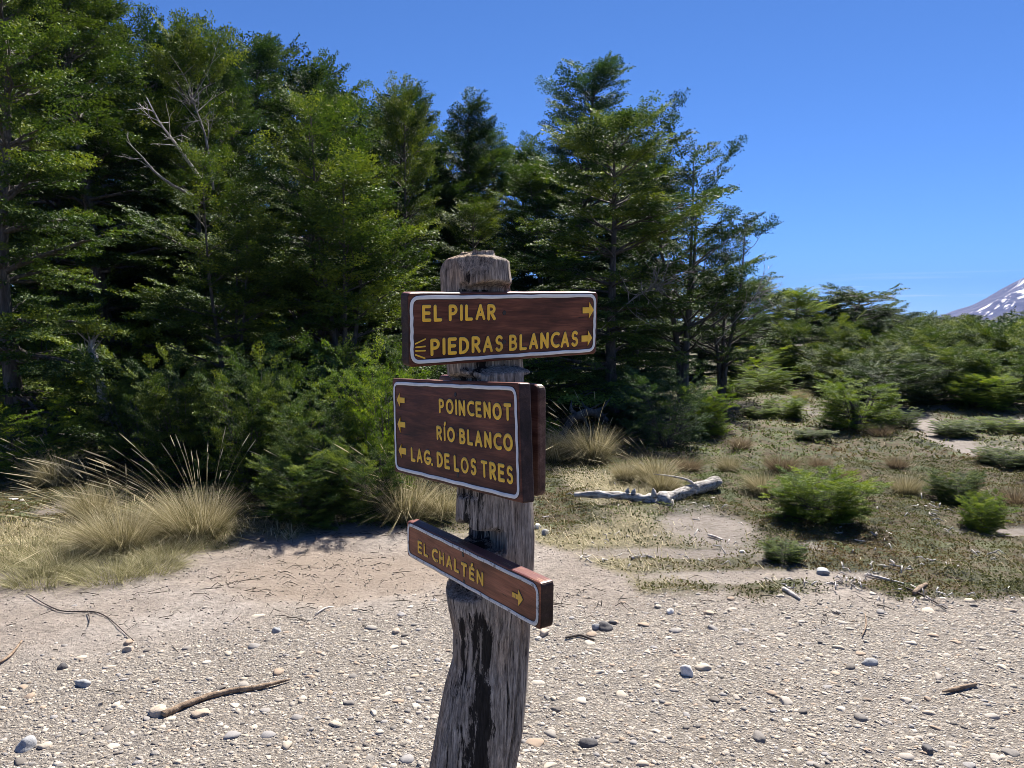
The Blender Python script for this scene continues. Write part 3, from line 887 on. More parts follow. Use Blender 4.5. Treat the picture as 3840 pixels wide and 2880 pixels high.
tree('broad2', 600, 21.0, 150, 80, 'dark', 'dark tree deep in the wood right of the post', 2.7)

tree('broad2', 98, 14.2, -30, 84, 'dark', 'dark beech between the yellow-green edge tree and the pointed one', 4.7)
tree('broad', 150, 17.0, 20, 70, 'dark', 'dark beech far behind the white dead limbs', 5.3)

BK = 'trees deep in the wood'
for q_, (px_, d_, ty_, hp_, lb_) in enumerate([
        (30, 19, -60, 90, 'far dark tree behind the left edge of the wood'), (80, 21, -10, 90, 'far dark tree behind the pointed left beech'),
        (190, 20, 50, 80, 'far dark tree behind the rounded left beech'), (260, 21, 50, 80, 'far dark tree behind the feathery spire'),
        (310, 22, 80, 80, 'far dark tree behind the loose twiggy beech'), (380, 20, 112, 70, 'far dark tree left of the post cap'),
        (420, 18, 128, 56, 'far dark tree above the post cap'), (474, 20, 142, 60, 'far dark tree in the low gap of the skyline'),
        (524, 21, 155, 60, 'far dark tree at the foot of the tallest centre tree'), (560, 20, 175, 80, 'far dark tree behind the broad trunk'),
        (630, 20, 190, 60, 'far dark tree behind the gnarled open beech'), (700, 21, 282, 50, 'far low dark tree at the right end of the wood'),
        (450, 22, 200, 90, 'far low tree between the slim trees'), (345, 24, 180, 90, 'far low tree behind the many stemmed beech')]):
    tree('far', px_, d_, ty_, hp_, 'dark', lb_, q_ * 0.9, BK)

# undergrowth in front of the forest
SG = 'beech bushes in front of the forest'
shrub('c', 30, 440, 262, 78, 'olive', 'big yellow-green bush at the left edge under the tall tree', 0.5, SG)
shrub('c', 95, 432, 300, 52, 'bright', 'light green young bush left of the broken white stump', 1.5, SG)
shrub('c', 138, 470, 345, 50, 'olive', 'bush under the broken white stump', 2.5, SG)
shrub('a', 182, 486, 352, 54, 'olive', 'olive bush above the left big tussock', 3.5, SG)
shrub('a', 245, 500, 352, 56, 'olive', 'olive bush with pointed sprays behind the right big tussock', 4.5, SG)
shrub('c', 300, 480, 335, 70, 'olive', 'large bush between the olive bushes and the middle board', 0.2, SG)
shrub('a', 312, 512, 385, 56, 'olive', 'bright green bush with long layered sprays left of the middle board', 2.0, SG)
shrub('a', 385, 505, 348, 52, 'bright', 'bright green bush touching the left edge of the middle board', 1.0, SG)
shrub('b', 298, 531, 446, 62, 'olive', 'low front bush growing through grass stalks', 3.0, SG)
shrub('b', 370, 526, 440, 50, 'olive', 'low bush directly left of the lowest board', 5.0, SG)
shrub('c', 430, 478, 330, 56, 'olive', 'bush behind the middle board', 0.8, SG)
shrub('c', 210, 420, 250, 62, 'olive', 'tall shrub under the short layered beech', 5.0, SG)
shrub('c', 20, 480, 395, 50, 'bright', 'low light green bush above the orange tussock at left', 4.0, SG)
shrub('c', 668, 452, 368, 46, 'blue', 'rounded green bush under the thick trunk right of the boards', 0.4, SG)
shrub('c', 630, 435, 360, 44, 'dark', 'dark bush beside the thick trunk', 1.7, SG)
shrub('a', 706, 440, 385, 30, 'bright', 'small lit bush at the right end of the forest edge', 2.7, SG)
shrub('c', 560, 430, 350, 40, 'dark', 'shaded bush behind the right ends of the boards', 3.7, SG)
shrub('b', 545, 456, 418, 22, 'bright', 'small bright bush peeping out right of the middle board', 4.7, SG)

# right hand heath: shrubs, small trees, thicket
HG = 'wind trimmed shrubs on the heath'
shrub('b', 826, 528, 468, 58, 'bright', 'round bright green shrub on the brown mat at right', 0.0, HG)
shrub('b', 958, 503, 470, 32, 'olive', 'rounded green shrub near the right edge, farther one of the pair', 1.2, HG)
shrub('b', 988, 532, 494, 28, 'bright', 'bright shrub in front of the rounded one near the right edge', 2.2, HG)
shrub('b', 1010, 470, 449, 30, 'olive', 'low grey-green shrub at the right edge of the heath', 3.2, HG)
shrub('a', 786, 424, 396, 25, 'bright', 'bright bush left of the small dark trunk', 4.2, HG)
shrub('a', 880, 432, 404, 22, 'bright', 'bright bush touching the right of the small gnarled tree', 5.2, HG)
shrub('a', 905, 431, 408, 20, 'olive', 'small olive bush right of the small gnarled tree', 5.7, HG)
shrub('b', 815, 446, 430, 22, 'olive', 'flat bush left below the small gnarled tree', 0.6, HG)
shrub('a', 735, 408, 376, 28, 'bright', 'pale green bush at the foot of the forest end', 1.6, HG)
shrub('a', 770, 400, 366, 30, 'bright', 'pale green bush on the rise right of the forest end', 2.6, HG)
shrub('c', 752, 392, 345, 36, 'bright', 'taller pale bush behind the ones on the rise', 3.6, HG)
shrub('a', 820, 404, 378, 24, 'olive', 'bush in front of the dark flat topped tree', 4.6, HG)
shrub('b', 760, 425, 407, 22, 'bright', 'small bush in the dry grass of the rise', 0.9, HG)
shrub('b', 955, 438, 420, 28, 'olive', 'low bush at the foot of the thicket on the right', 1.9, HG)
shrub('b', 1005, 436, 419, 32, 'bright', 'low bright bush at the foot of the thicket, right edge', 2.9, HG)
shrub('b', 790, 566, 561, 26, 'olive', 'sprawling low bush below the round bright shrub', 3.9, HG)
g_small = ground_at(852, 433)
st_ = place_plant('beech_tree', SHRUBS['a'], g_small[0] + 0.05, g_small[1], 0.78, 0.72, 'bright', 'small gnarled tree standing alone on the heath with a dark trunk', 'tree', None, 1.0)
mbt = MB()
tube(mbt, curve_pts([(0, 0, -.1), (0.03, 0, .2), (-.02, .02, .42), (0.05, 0, .62)], 10), [.17, .14, .12, .11, .10, .09, .08, .06, .05, .03], 9, .3, .3, 4)
tube(mbt, curve_pts([(0, 0, .35), (-.35, 0, .55), (-.68, 0, .72)], 8), np.linspace(.06, .015, 8), 6, .3, .2, 5)
tk = mbt.build('gnarled_trunk', BARK, st_)

TG = 'beech thicket across the heath'
k = 0
thick = [(812, 19, 318, 40, 'olive', 'thicket bush right of the dark flat topped tree'),
         (850, 15.5, 345, 46, 'olive', 'rounded thicket bush at the left end of the hedge'),
         (895, 13.8, 362, 50, 'dark', 'dark front bush of the hedge'),
         (905, 17.5, 328, 48, 'olive', 'thicket bush behind the dark front bush of the hedge'),
         (945, 14.4, 345, 50, 'olive', 'front bush of the hedge left of its lit corner'),
         (962, 18.0, 324, 50, 'olive', 'thicket crown along the top of the hedge, middle'),
         (985, 13.2, 372, 36, 'bright', 'lit yellow-green bush at the front of the hedge'),
         (1012, 13.8, 352, 44, 'olive', 'front bush of the hedge at the right edge'),
         (1018, 17.2, 322, 50, 'olive', 'thicket crown at the right edge of the hedge'),
         (1075, 15.0, 335, 60, 'olive', 'thicket bush cut by the right edge'),
         (868, 22.0, 318, 46, 'dark', 'shaded thicket crown behind the hedge left part'),
         (925, 23.0, 318, 50, 'olive', 'farther thicket crown under the thin clouds'),
         (985, 26.0, 322, 46, 'dark', 'farther dark thicket crown at right')]
for px, d, ty, hp, mt, lb in thick:
    place_plant('beech_thicket', SHRUBS['thicket'], xcol(px, d), d, zrow(ty, d) - gz1(xcol(px, d), d), hp / F_PX * d * 1.1, mt, lb, 'shrub', TG, k * 1.3); k += 1
FG = 'low trees beyond the heath'
tree('far', 758, 22, 288, 40, 'olive', 'green tree mass right of the forest end', 0.3, FG)
tree('far', 790, 21, 296, 36, 'bright', 'lighter green tree between the forest end and the flat topped tree', 1.3, FG)
tree('far', 724, 20, 282, 34, 'dark', 'dark tree behind the low forest end', 1.9, FG)
tree('umbrella', 833, 22, 287, 46, 'dark', 'dark flat topped tree standing over the heath', 0.5, FG)
tree('umbrella', 884, 26, 302, 36, 'dark', 'thin flat topped tree right of the dark flat topped tree', 2.5, FG)
tree('umbrella', 921, 30, 313, 26, 'dark', 'smallest flat topped tree near the end of the skyline', 4.5, FG)
tree('far', 776, 30, 296, 26, 'dark', 'feathery tree top left of the dark flat topped tree', 2.9, FG)
for q, (px, d, ty, hp, lb) in enumerate([(972, 60, 316, 20, 'dark far tree below the foot of the mountain'), (1000, 70, 317, 16, 'dark far tree in the middle of the far row'), (1022, 60, 312, 22, 'dark far tree at the right edge under the mountain'), (948, 75, 321, 20, 'small far tree left of the mountain foot')]):
    tree('far', px, d, ty, hp, 'dark', lb, q, 'far trees below the mountain')
def far_wood():
    mb = MB(); r = np.random.default_rng(5)
    n = 320
    d = r.uniform(34, 120, n); x = xcol(r.uniform(640, 1300, n), d)
    h = (zrow(325, d) * 0 + EYE) + r.uniform(-0.5, 0.5, n) * d / 120
    P = np.stack([x, d, np.zeros(n)], -1)
    Pl, Dl, Sl, Tl = [], [], [], []
    for i in range(n):
        for _ in range(4):
            a = r.uniform(0, 6.28); Pl.append([x[i] + r.normal(0, .9), d[i] + r.normal(0, .8), r.uniform(0.2, 1.0) ** .6 * h[i] * 1.05]); Dl.append([math.cos(a), math.sin(a), .25]); Sl.append(r.uniform(2.0, 3.2)); Tl.append(r.uniform(.1, .6))
    put_sprays(mb, np.array(Pl), np.array(Dl), np.array(Sl), np.array(Tl), SPR_FAR[:2], r, 0.3)
    o = mb.build('distant_wood', LEAF['dark'], None, False)
    tag(o, 'dark distant wood along the skyline below the mountain', 'wood', kind='stuff')
far_wood()

# ================================================================ GROUND COVER
def build_cover():
    mb = MB(); r = np.random.default_rng(3)
    def scatter(N, y0, y1, pw, size, which, tall):
        y = y0 + (y1 - y0) * r.random(N) ** pw; x = (r.random(N) * 2 - 1) * (y * 0.66 + 0.4)
        g, m, s, h = masks(x, y)
        dens = (m if which == 'mat' else s)
        kp = r.random(N) < dens
        x, y = x[kp], y[kp]; n = len(x); z = gz(x, y)
        a = r.random(n) * 6.283; el = r.uniform(0.0, 0.95, n)
        L = size * r.uniform(0.5, 1.3, n) * (0.75 + 0.045 * y)
        clump = fbm(x * 6, y * 6, 90, 3)
        z = z + L * 0.2 + np.clip(clump - 0.42, 0, 1) * tall * 1.8
        D = np.stack([np.cos(a) * np.cos(el), np.sin(a) * np.cos(el), np.sin(el)], -1)
        S = np.stack([-np.sin(a), np.cos(a), r.normal(0, .5, n)], -1)
        C = np.stack([x, y, z - L * 0.4], -1)
        V = np.stack([C, C + D * L[:, None] * .5 + S * L[:, None] * .26, C + D * L[:, None], C + D * L[:, None] * .5 - S * L[:, None] * .26], 1)
        base = fbm(x * 1.3, y * 1.3, 61, 4)
        red = fbm(x * 1.0, y * 0.8, 71, 3) + 0.12 * smooth(2.0, 3.5, x)
        tt = -0.10 + 0.75 * base + 0.10 * r.normal(size=n) + np.where(red > 0.53, 0.27, 0)
        tt = np.where(r.random(n) < 0.04, 0.88, tt)
        gr_ = smooth(0.12, 0.2, x / y) * smooth(0.42, 0.34, x / y) * smooth(6.8, 8.2, y)
        tt = np.where(((red < 0.40) & (r.random(n) < 0.45)) | (r.random(n) < 0.55 * gr_), 0.97, tt)
        mb.add(V.reshape(-1, 3), np.arange(n * 4).reshape(n, 4), np.repeat(np.clip(tt, 0, 1), 4))
    scatter(250000, 4.3, 9.0, 1.0, 0.019, 'mat', 0.05)
    scatter(80000, 9.0, 18.0, 1.0, 0.034, 'mat', 0.10)
    o = mb.build('ground_cover', MATLEAF, None, False)
    tag(o, 'low brown and olive mat plants covering the heath behind the gravel', 'ground cover', kind='stuff')
    # dry grass litter
    mb = MB()
    def straws(N, y0, y1, Ls, wd, lo, hi, fn):
        y = y0 + (y1 - y0) * r.random(N); x = (r.random(N) * 2 - 1) * (y * 0.66 + 0.4)
        g, m, s, h = masks(x, y)
        kp = r.random(N) < fn(g, m, s, x, y)
        x, y = x[kp], y[kp]; n = len(x); z = gz(x, y)
        a = r.normal(2.5, 0.9, n); el = r.uniform(0.0, 0.9, n)
        L = Ls * r.uniform(0.5, 1.5, n)
        D = np.stack([np.cos(a) * np.cos(el), np.sin(a) * np.cos(el), np.sin(el)], -1)
        S = np.stack([-np.sin(a), np.cos(a), 0 * a], -1) * wd * (0.6 + 0.07 * y)[:, None]
        C = np.stack([x, y, z + 0.003], -1)
        E1 = C + D * L[:, None] * .55 + np.stack([0 * a, 0 * a, L * .08], -1)
        E2 = C + D * L[:, None]; E2[:, 2] = np.maximum(z + 0.004, E2[:, 2] - L * .25)
        V = np.stack([C - S, C + S, E1 + S * .8, E1 - S * .8, E2], 1)
        f4 = np.arange(n)[:, None] * 5 + np.array([[0, 1, 2, 3]]); f3 = np.arange(n)[:, None] * 5 + np.array([[3, 2, 4]])
        tt = np.repeat(r.uniform(lo, hi, n), 5)
        k0 = mb.n; mb.add(V.reshape(-1, 3), f4, tt); mb.f.append((f3 + k0).astype(np.int32)); mb.m.append(np.zeros(n, np.int32))
    straws(60000, 4.5, 16, 0.10, 0.0022, 0.15, 1.0, lambda g, m, s, x, y: s)
    straws(9000, 4.5, 14, 0.09, 0.0018, 0.5, 1.0, lambda g, m, s, x, y: 0.25 * m)
    straws(22000, 4.5, 6.0, 0.11, 0.0018, 0.1, 0.9, lambda g, m, s, x, y: np.where((x < -1.3 - (y - 5) * .3), np.maximum(s, m * .8), 0))
    o = mb.build('dry_grass', STRAW, None, False)
    tag(o, 'flattened straw coloured grass blades between the mat plants', 'grass', kind='stuff')
build_cover()

# ---------------------------------------------------------------- tussocks
def tussock_mesh(seed, n, Rb, H, lean, spread=0.9, stalks=30, stalkH=1.0, slean=(-0.6, 0.1), mat=STRAW):
    r = np.random.default_rng(seed); mb = MB()
    def ribbons(n, base_r, L, dirx, curl, width, t0, t1, seg=4):
        a = r.random(n) * 6.283; rr_ = base_r * np.sqrt(r.random(n))
        B = np.stack([np.cos(a) * rr_, np.sin(a) * rr_, np.full(n, -0.01)], -1)
        out = np.stack([np.cos(a), np.sin(a)], -1) * (rr_ / base_r)[:, None] * spread + r.normal(0, 0.36, (n, 2)) + np.array(dirx)
        LL = L * r.uniform(0.55, 1.1, n)
        w_ = width * r.uniform(0.7, 1.3, n)
        pts = []
        for k in range(seg + 1):
            s = k / seg
            hor = out * (0.30 * s + curl * s * s)[..., None] if np.ndim(s) else out * (0.35 * s + curl * s * s)
            zz = s * (1 - 0.42 * s * np.linalg.norm(out, axis=1) * curl)
            pts.append(B + np.concatenate([hor * LL[:, None], (zz * LL)[:, None]], 1))
        kink = r.random(n) < 0.14
        for k in range(seg // 2 + 1, seg + 1):
            pts[k] = np.where(kink[:, None], pts[seg // 2] + (pts[k] - pts[seg // 2]) * [1.5, 1.5, -0.35], pts[k])
        sv = r.normal(0, 1, (n, 3)); sv[:, 2] = 0; sv /= np.linalg.norm(sv, axis=1)[:, None]
        V = []
        for k, p in enumerate(pts):
            ww = (w_ * (1 - 0.85 * k / seg))[:, None]
            V += [p - sv * ww, p + sv * ww]
        V = np.stack(V, 1)                     # n, 2(seg+1), 3
        m = 2 * (seg + 1)
        f = np.concatenate([np.arange(n)[:, None] * m + np.array([[2 * k, 2 * k + 1, 2 * k + 3, 2 * k + 2]]) for k in range(seg)])
        tn = r.uniform(t0, t1, n)[:, None] * np.repeat(np.linspace(0.55, 1.1, seg + 1), 2)[None]
        mb.add(V.reshape(-1, 3), f, np.clip(tn, 0, 1).ravel())
        return pts[-1], pts[-2]
    ribbons(n, Rb, H, lean, 0.42, 0.0023, 0.1, 1.0)
    ribbons(n // 4, Rb * 1.1, H * 0.6, (lean[0] * .5, lean[1] * .5), 1.2, 0.0024, 0.05, 0.5, 3)
    if stalks:
        e, e0 = ribbons(stalks, Rb * 0.8, stalkH, slean, 0.45, 0.0024, 0.45, 0.9, 7)
        d = e - e0
        for k in range(len(e)):                # seed heads
            tube(mb, np.array([e0[k] + d[k] * .0, e0[k] + d[k] * .5, e[k]]), [0.002, 0.0042, 0.001], 4, 0.8, 0, 0, False)
    return mb.mesh('tussock', mat, False)
TU = {'big': tussock_mesh(1, 2500, 0.17, 0.40, (-0.30, 0.0), 1.0, 40, 0.86, (-0.95, 0.1)),
      'big2': tussock_mesh(2, 2800, 0.20, 0.38, (-0.45, 0.0), 1.15, 52, 0.84, (-0.85, 0.1)),
      'mid': tussock_mesh(3, 1100, 0.12, 0.34, (-0.2, 0.0), 0.9, 12, 0.62, (-0.7, 0.0)),
      'brown': tussock_mesh(4, 650, 0.08, 0.22, (-0.1, 0.0), 1.3, 0, 0.5, (-0.5, 0.0), BROWNGRASS),
      'green': tussock_mesh(5, 900, 0.26, 0.15, (-0.2, 0.0), 1.8, 0, 0.5, (-0.5, 0.0), GREENGRASS)}
def tuss(kind, px, py, s, label, group='grass tussocks', rot=0.0, sz=None):
    x, y = ground_at(px, py)
    o = link('grass_tussock', TU[kind]); o.location = (x, y, gz1(x, y)); o.scale = (s, s, sz or s); o.rotation_euler = (0, 0, rot)
    return tag(o, label, 'grass', group)
tuss('big2', 192, 538, 0.98, 'widest straw tussock right of the tall one, with stalks leaning left', sz=1.0)
tuss('big', 118, 554, 0.82, 'tall straw tussock at left with long stalks leaning left', rot=0.2)
tuss('mid', 94, 522, 0.9, 'upright tussock behind the tall straw one at left', rot=-0.1)
tuss('green', 160, 556, 0.85, 'low grass clump at the foot of the widest straw tussock', rot=0.5)
tuss('green', 62, 566, 0.9, 'low grass clump at the foot of the tall straw tussock', rot=1.5)
tuss('green', 25, 556, 0.9, 'pale grass clump at the left edge', rot=2.5)
tuss('green', 110, 577, 0.8, 'flattened grey-green grass at the turf edge, left', rot=0.4)
tuss('green', 150, 571, 0.7, 'flattened grass below the widest tussock', rot=3.4)
tuss('green', 45, 580, 0.8, 'front clump of flattened grass near the left edge', rot=3.9)
tuss('mid', 57, 486, 0.95, 'orange straw tussock behind the shaded ground at left', rot=0.3)
tuss('mid', 30, 478, 0.8, 'straw tussock beside the orange one at the left edge', rot=0.9)
tuss('mid', 404, 523, 1.15, 'straw tussock between the front bush and the post', rot=0.1)
tuss('mid', 325, 512, 1.0, 'tussock growing inside the low front bush', rot=0.1)
tuss('mid', 440, 520, 0.8, 'tussock half hidden by the post', rot=0.6)
tuss('big', 590, 462, 1.0, 'tall thin tussock at the foot of the thick trunk', rot=-0.2, sz=1.1)
tuss('mid', 552, 462, 1.0, 'tussock right of the middle board, in the shade', rot=0.6)
tuss('mid', 655, 486, 0.85, 'fan shaped straw tussock behind the driftwood log', rot=0.1)
tuss('mid', 625, 484, 0.6, 'straw tussock left of the fan shaped one', rot=1.1)
tuss('brown', 689, 474, 0.9, 'dark centred tussock right of the fan shaped one', rot=1.1)
tuss('mid', 664, 496, 0.7, 'small tussock touching the back of the log', rot=2.1)
for q, (px, py, s, lb) in enumerate([
        (762, 498, 1.3, 'brown tussock right of the driftwood log'), (782, 478, 1.3, 'brown tussock on the heath above the log end'),
        (740, 452, 1.2, 'brown tussock on the grassy rise'), (818, 467, 1.2, 'brown tussock left of the round shrub'),
        (905, 495, 1.3, 'brown tussock between the two bright shrubs'), (897, 468, 0.9, 'small brown tussock at the heath centre'),
        (985, 462, 0.8, 'small brown tussock left of the low grey-green shrub'), (750, 424, 1.2, 'brown tussock on top of the rise'),
        (800, 412, 1.3, 'brown tussock near the dark flat topped tree'), (716, 422, 1.4, 'brown tussock at the forest end'),
        (1016, 508, 1.2, 'brown tussock at the right edge behind the bright shrub'), (848, 480, 1.0, 'brown tussock behind the round shrub'),
        (728, 478, 1.1, 'pale tussock in the meadow right of the forest bush'), (880, 440, 1.2, 'brown tussock right of the gnarled tree')]):
    tuss('brown' if q % 4 else 'mid', px, py, s * (0.5 + 0.12 * (q * 7 % 4)), lb, 'small tussocks on the heath', q * 0.9)

# ================================================================ DEAD WOOD
def driftlog():
    x0, y0 = ground_at(664, 508); 
    e = bpy.data.objects.new('driftwood_log', None); col.objects.link(e); e.location = (x0, y0, gz1(x0, y0))
    tag(e, 'bleached forked driftwood log lying on the turf right of the boards', 'log')
    def rel(px, py, y, dz=0):
        return np.array([xcol(px, y) - x0, y - y0, zrow(py, y) - e.location[2] + dz])
    A = rel(575, 494.5, y0 - .05); B = rel(612, 495, y0 - .02); C = rel(640, 498, y0); D = rel(663, 500, y0 + .03)
    mb = MB(); p = curve_pts([A, B, C, D], 30)
    tube(mb, p, np.interp(np.linspace(0, 1, 30), [0, .1, .6, 1], [.016, .027, .036, .046]), 14, .5, .6, 8)
    for (px, h, dx) in ((628, .055, .015), (634, .05, .02), (656, .05, -.01)):
        q = rel(px, 494, y0); tube(mb, np.array([q - [0, 0, .03], q + [dx * .5, 0, h * .5], q + [dx, 0, h]]), [.028, .018, .005], 7, .5, .3, 2)
    mb.build('limb', LOGWOOD, e)
    mb = MB(); E = rel(672, 497, y0 + .10); Fp = rel(697, 489, y0 + .30); G = rel(721, 481, y0 + .45)
    p = curve_pts([D, E, Fp, G], 30)
    tube(mb, p, np.interp(np.linspace(0, 1, 30), [0, .15, .5, .85, 1], [.052, .052, .047, .056, .040]), 14, .5, .55, 9)
    t_ = curve_pts([rel(697, 486, y0 + .26), rel(690, 480, y0 + .30), rel(672, 476, y0 + .4), rel(655, 474, y0 + .5)], 10)
    tube(mb, t_, np.linspace(.016, .004, 10), 6, .2, .2, 5)
    t_ = curve_pts([rel(697, 484, y0 + .22), rel(701, 489, y0 + .20), rel(699, 494, y0 + .2)], 6)
    tube(mb, t_, np.linspace(.016, .010, 6), 6, .2, .2, 6)
    mb.build('trunk', LOGWOOD, e)
    mb = MB(); q = rel(662, 503, y0 - .02)
    tube(mb, np.array([q + [-.05, 0, .0], q + [.01, 0, -.035], q + [.03, -.02, -.075]]), [.055, .06, .03], 9, .5, .4, 7)
    tube(mb, curve_pts([D + [0, 0, 0], D + [.01, -.05, .03], D + [.05, -.09, -.02], D + [.05, -.1, -.08]], 8), [.05, .06, .055, .05, .04, .035, .03, .02], 9, .5, .35, 3)
    mb.build('branch_stub', LOGWOOD, e)
driftlog()

def stick(name, pts_px, rad, mat, label, cat, n=20, rough=.25, group=None, lift=0.0, seed=1):
    P = []
    for px, py in pts_px:
        x, y = ground_at(px, py); P.append((x, y, gz1(x, y) + lift))
    c = np.array(P[0]); P = np.array(P) - c
    mb = MB(); q = curve_pts(P, n)
    tube(mb, q, np.interp(np.linspace(0, 1, n), np.linspace(0, 1, len(rad)), rad), 8, .5, rough, seed)
    o = mb.build(name, mat); o.location = c
    return tag(o, label, cat, group)
stick('stick', [(163, 716), (188, 706), (222, 694), (262, 688), (290, 680)], [.0135, .0125, .0115, .010, .005], STICKWOOD, 'brown peeling stick lying on the gravel at lower left', 'stick', 40, .45, None, .012, 3)
stick('twig', [(28, 597), (60, 612), (100, 614), (134, 644)], [.0022, .0034, .0032, .0018], DARKTWIG, 'long thin dark twig on the smooth earth at left', 'twig', 24, .2, None, .01, 4)
stick('twig', [(88, 614), (90, 624), (88, 630)], [.003, .003, .0015], DARKTWIG, 'short dark twig hanging off the long dark twig at left', 'twig', 8, .2, None, .012, 5)
stick('stick', [(0, 598 + 66), (12, 655), (22, 643)], [.006, .007, .004], STICKWOOD, 'pale splintered stick at the left edge', 'stick', 10, .3, None, .012, 6)
stick('twig', [(315, 618), (325, 612), (334, 606)], [.003, .005, .003], DEADWOOD, 'short pale twig in the worn hollow', 'twig', 8, .3, None, .008, 7)
stick('twig', [(632, 563), (642, 561), (652, 562)], [.010, .013, .007], DEADWOOD, 'white twig at the bare patch right of the lowest board', 'twig', 9, .3, None, .012, 8)
stick('twig', [(708, 538), (715, 540), (723, 544)], [.008, .010, .005], DEADWOOD, 'white twig on the turf below the driftwood log', 'twig', 9, .3, None, .015, 9)
stick('stick', [(914, 596), (920, 591), (926, 587)], [.014, .016, .010], STICKWOOD, 'short tan stump of wood at the turf edge at right', 'stick', 9, .2, None, .012, 10)
stick('stick', [(866, 576), (885, 582), (904, 587)], [.007, .009, .007], DEADWOOD, 'long straight grey stick at the turf edge at right', 'stick', 12, .2, None, .012, 11)
stick('twig', [(898, 588), (922, 597), (946, 611)], [.005, .006, .004], DARKTWIG, 'long thin dark twig right of the straight grey stick', 'twig', 14, .2, None, .01, 12)
stick('twig', [(862, 639), (866, 628), (865, 616)], [.003, .004, .003], STICKWOOD, 'curved yellow grass stalk on the gravel at right', 'twig', 9, .2, None, .01, 13)
stick('stick', [(783, 592), (792, 597), (800, 602)], [.012, .014, .006], DEADWOOD, 'bleached splinter at the gravel edge below the flat grey stone', 'stick', 9, .3, None, .01, 14)
stick('stick', [(943, 694), (955, 691), (976, 688)], [.005, .009, .007], STICKWOOD, 'reddish brown stick on the gravel at far right', 'stick', 10, .3, None, .012, 16)
stick('twig', [(566, 604 + 36), (580, 636), (594, 640)], [.006, .007, .006], DARKTWIG, 'crooked reddish twig near the dark stones', 'twig', 10, .3, None, .01, 15)
r_ = random.Random(4)
def litter():
    mb = MB(); r = np.random.default_rng(8)
    for cx, cy, sp, n, m in ((790, 590, 10, 14, 0), (848, 586, 16, 22, 0), (878, 575, 22, 30, 0), (920, 600, 40, 26, 0), (690, 556, 50, 20, 0), (655, 515, 60, 16, 0), (905, 535, 40, 26, 0), (960, 560, 50, 22, 0), (600, 560, 30, 10, 0), (860, 545, 30, 14, 0), (800, 470, 100, 24, 0), (640, 530, 60, 24, 0), (935, 515, 16, 16, 0)):
        for _ in range(int(n * .65)):
            x, y = ground_at(cx + r.normal(0, sp), min(640, max(430, cy + r.normal(0, sp * .22))))
            a = r.uniform(0, 6.28); L = r.uniform(.02, .10) * (0.5 + y * .09); z = gz1(x, y) + .02
            d = np.array([math.cos(a), math.sin(a), r.normal(0, .12)]) * L
            q = np.array([[x, y, z], [x, y, z + r.uniform(0, .02)] + d * .5 + r.normal(0, .012, 3), [x, y, z] + d])
            q[:, 2] = np.maximum(q[:, 2], z - .008)
            tube(mb, q, np.array([.0045, .0055, .002]) * (0.5 + y * .08), 5, .5, 0, 0, True)
    o = mb.build('white_twig_litter', DEADWOOD)
    tag(o, 'bleached twig litter scattered over the turf edge', 'twigs', kind='stuff')
    mb = MB()
    for cx, cy, sp, n in ((350, 560, 50, 100), (370, 545, 60, 90), (150, 600, 90, 120), (430, 600, 30, 40), (560, 600, 30, 70), (690, 600, 50, 50), (850, 610, 40, 60), (300, 545, 50, 60), (320, 600, 60, 70), (240, 582, 30, 50)):
        for _ in range(int(n * .55)):
            x, y = ground_at(cx + r.normal(0, sp), min(690, max(535, cy + r.normal(0, sp * .30))))
            a = r.normal(0.5, 1.3); L = .015 + .13 * r.random() ** 2.2; z = gz1(x, y) + .004
            d = np.array([math.cos(a), math.sin(a), 0]) * L
            q = np.array([[x, y, z], [x, y, z + r.uniform(0.0, .012)] + d * .5 + r.normal(0, .01, 3), [x, y, z] + d])
            q[:, 2] = np.maximum(q[:, 2], z - .003)
            tube(mb, q, [.0016, .0022, .0008], 4, .5, 0, 0, False)
    o = mb.build('root_litter', DARKTWIG)
    tag(o, 'fine dark roots and twigs strewn on the bare earth', 'twigs', kind='stuff')
litter()

def dead_limb(name, base, pts, rad, label, cat, twigs=6, seed=1, mat=DEADWOOD, spread=0.5):
    """pts are (px, py, distance)"""
    r = np.random.default_rng(seed)
    P = np.array([[xcol(a, d), d, zrow(b, d)] for a, b, d in pts])
    mb = MB(); c = P[0].copy(); q = curve_pts(P - c, 22)
    tube(mb, q, np.interp(np.linspace(0, 1, 22), np.linspace(0, 1, len(rad)), rad), 7, .5, .25, seed)
    o = mb.build(name, mat); o.location = c
    tag(o, label, cat)
    if twigs:
        mt_ = MB()
        for k in range(twigs):
            s = r.uniform(.35, .98); p = q[int(s * 21)]
            d = (q[-1] - q[0]) / np.linalg.norm(q[-1] - q[0]) * .5 + r.normal(0, spread, 3)
            L = r.uniform(.25, .7) * spread * 1.6; pth = curve_pts([p, p + d * L * .5 + r.normal(0, .04, 3), p + d * L], 6)
            tube(mt_, pth, np.linspace(rad[-1] * .9 + .002, .002, 6), 4, .5, 0, 0, False)
            for _ in range(3):
                p2 = pth[r.integers(2, 5)]; d2 = d * .4 + r.normal(0, spread * .8, 3)
                tube(mt_, np.array([p2, p2 + d2 * L * .25, p2 + d2 * L * .45 + r.normal(0, .02, 3)]), [.004, .003, .0015], 3, .5, 0, 0, False)
        mt_.build('twig', mat, o)
    return o
dead_limb('dead_branch', 0, [(205, 178, 11.0), (190, 155, 10.7), (178, 138, 10.5), (167, 122, 10.3), (155, 97, 10.2)], [.026, .022, .017, .011, .005], 'leaning white dead limb in the left forest, upper one', 'dead branch', 7, 3)
dead_limb('dead_branch', 0, [(190, 192, 9.9), (176, 184, 9.6), (161, 172, 9.6), (148, 156, 9.6), (134, 141, 9.6)], [.018, .017, .014, .010, .004], 'curved grey dead limb below the leaning white one', 'dead branch', 4, 4, GREYWOOD, spread=.35)
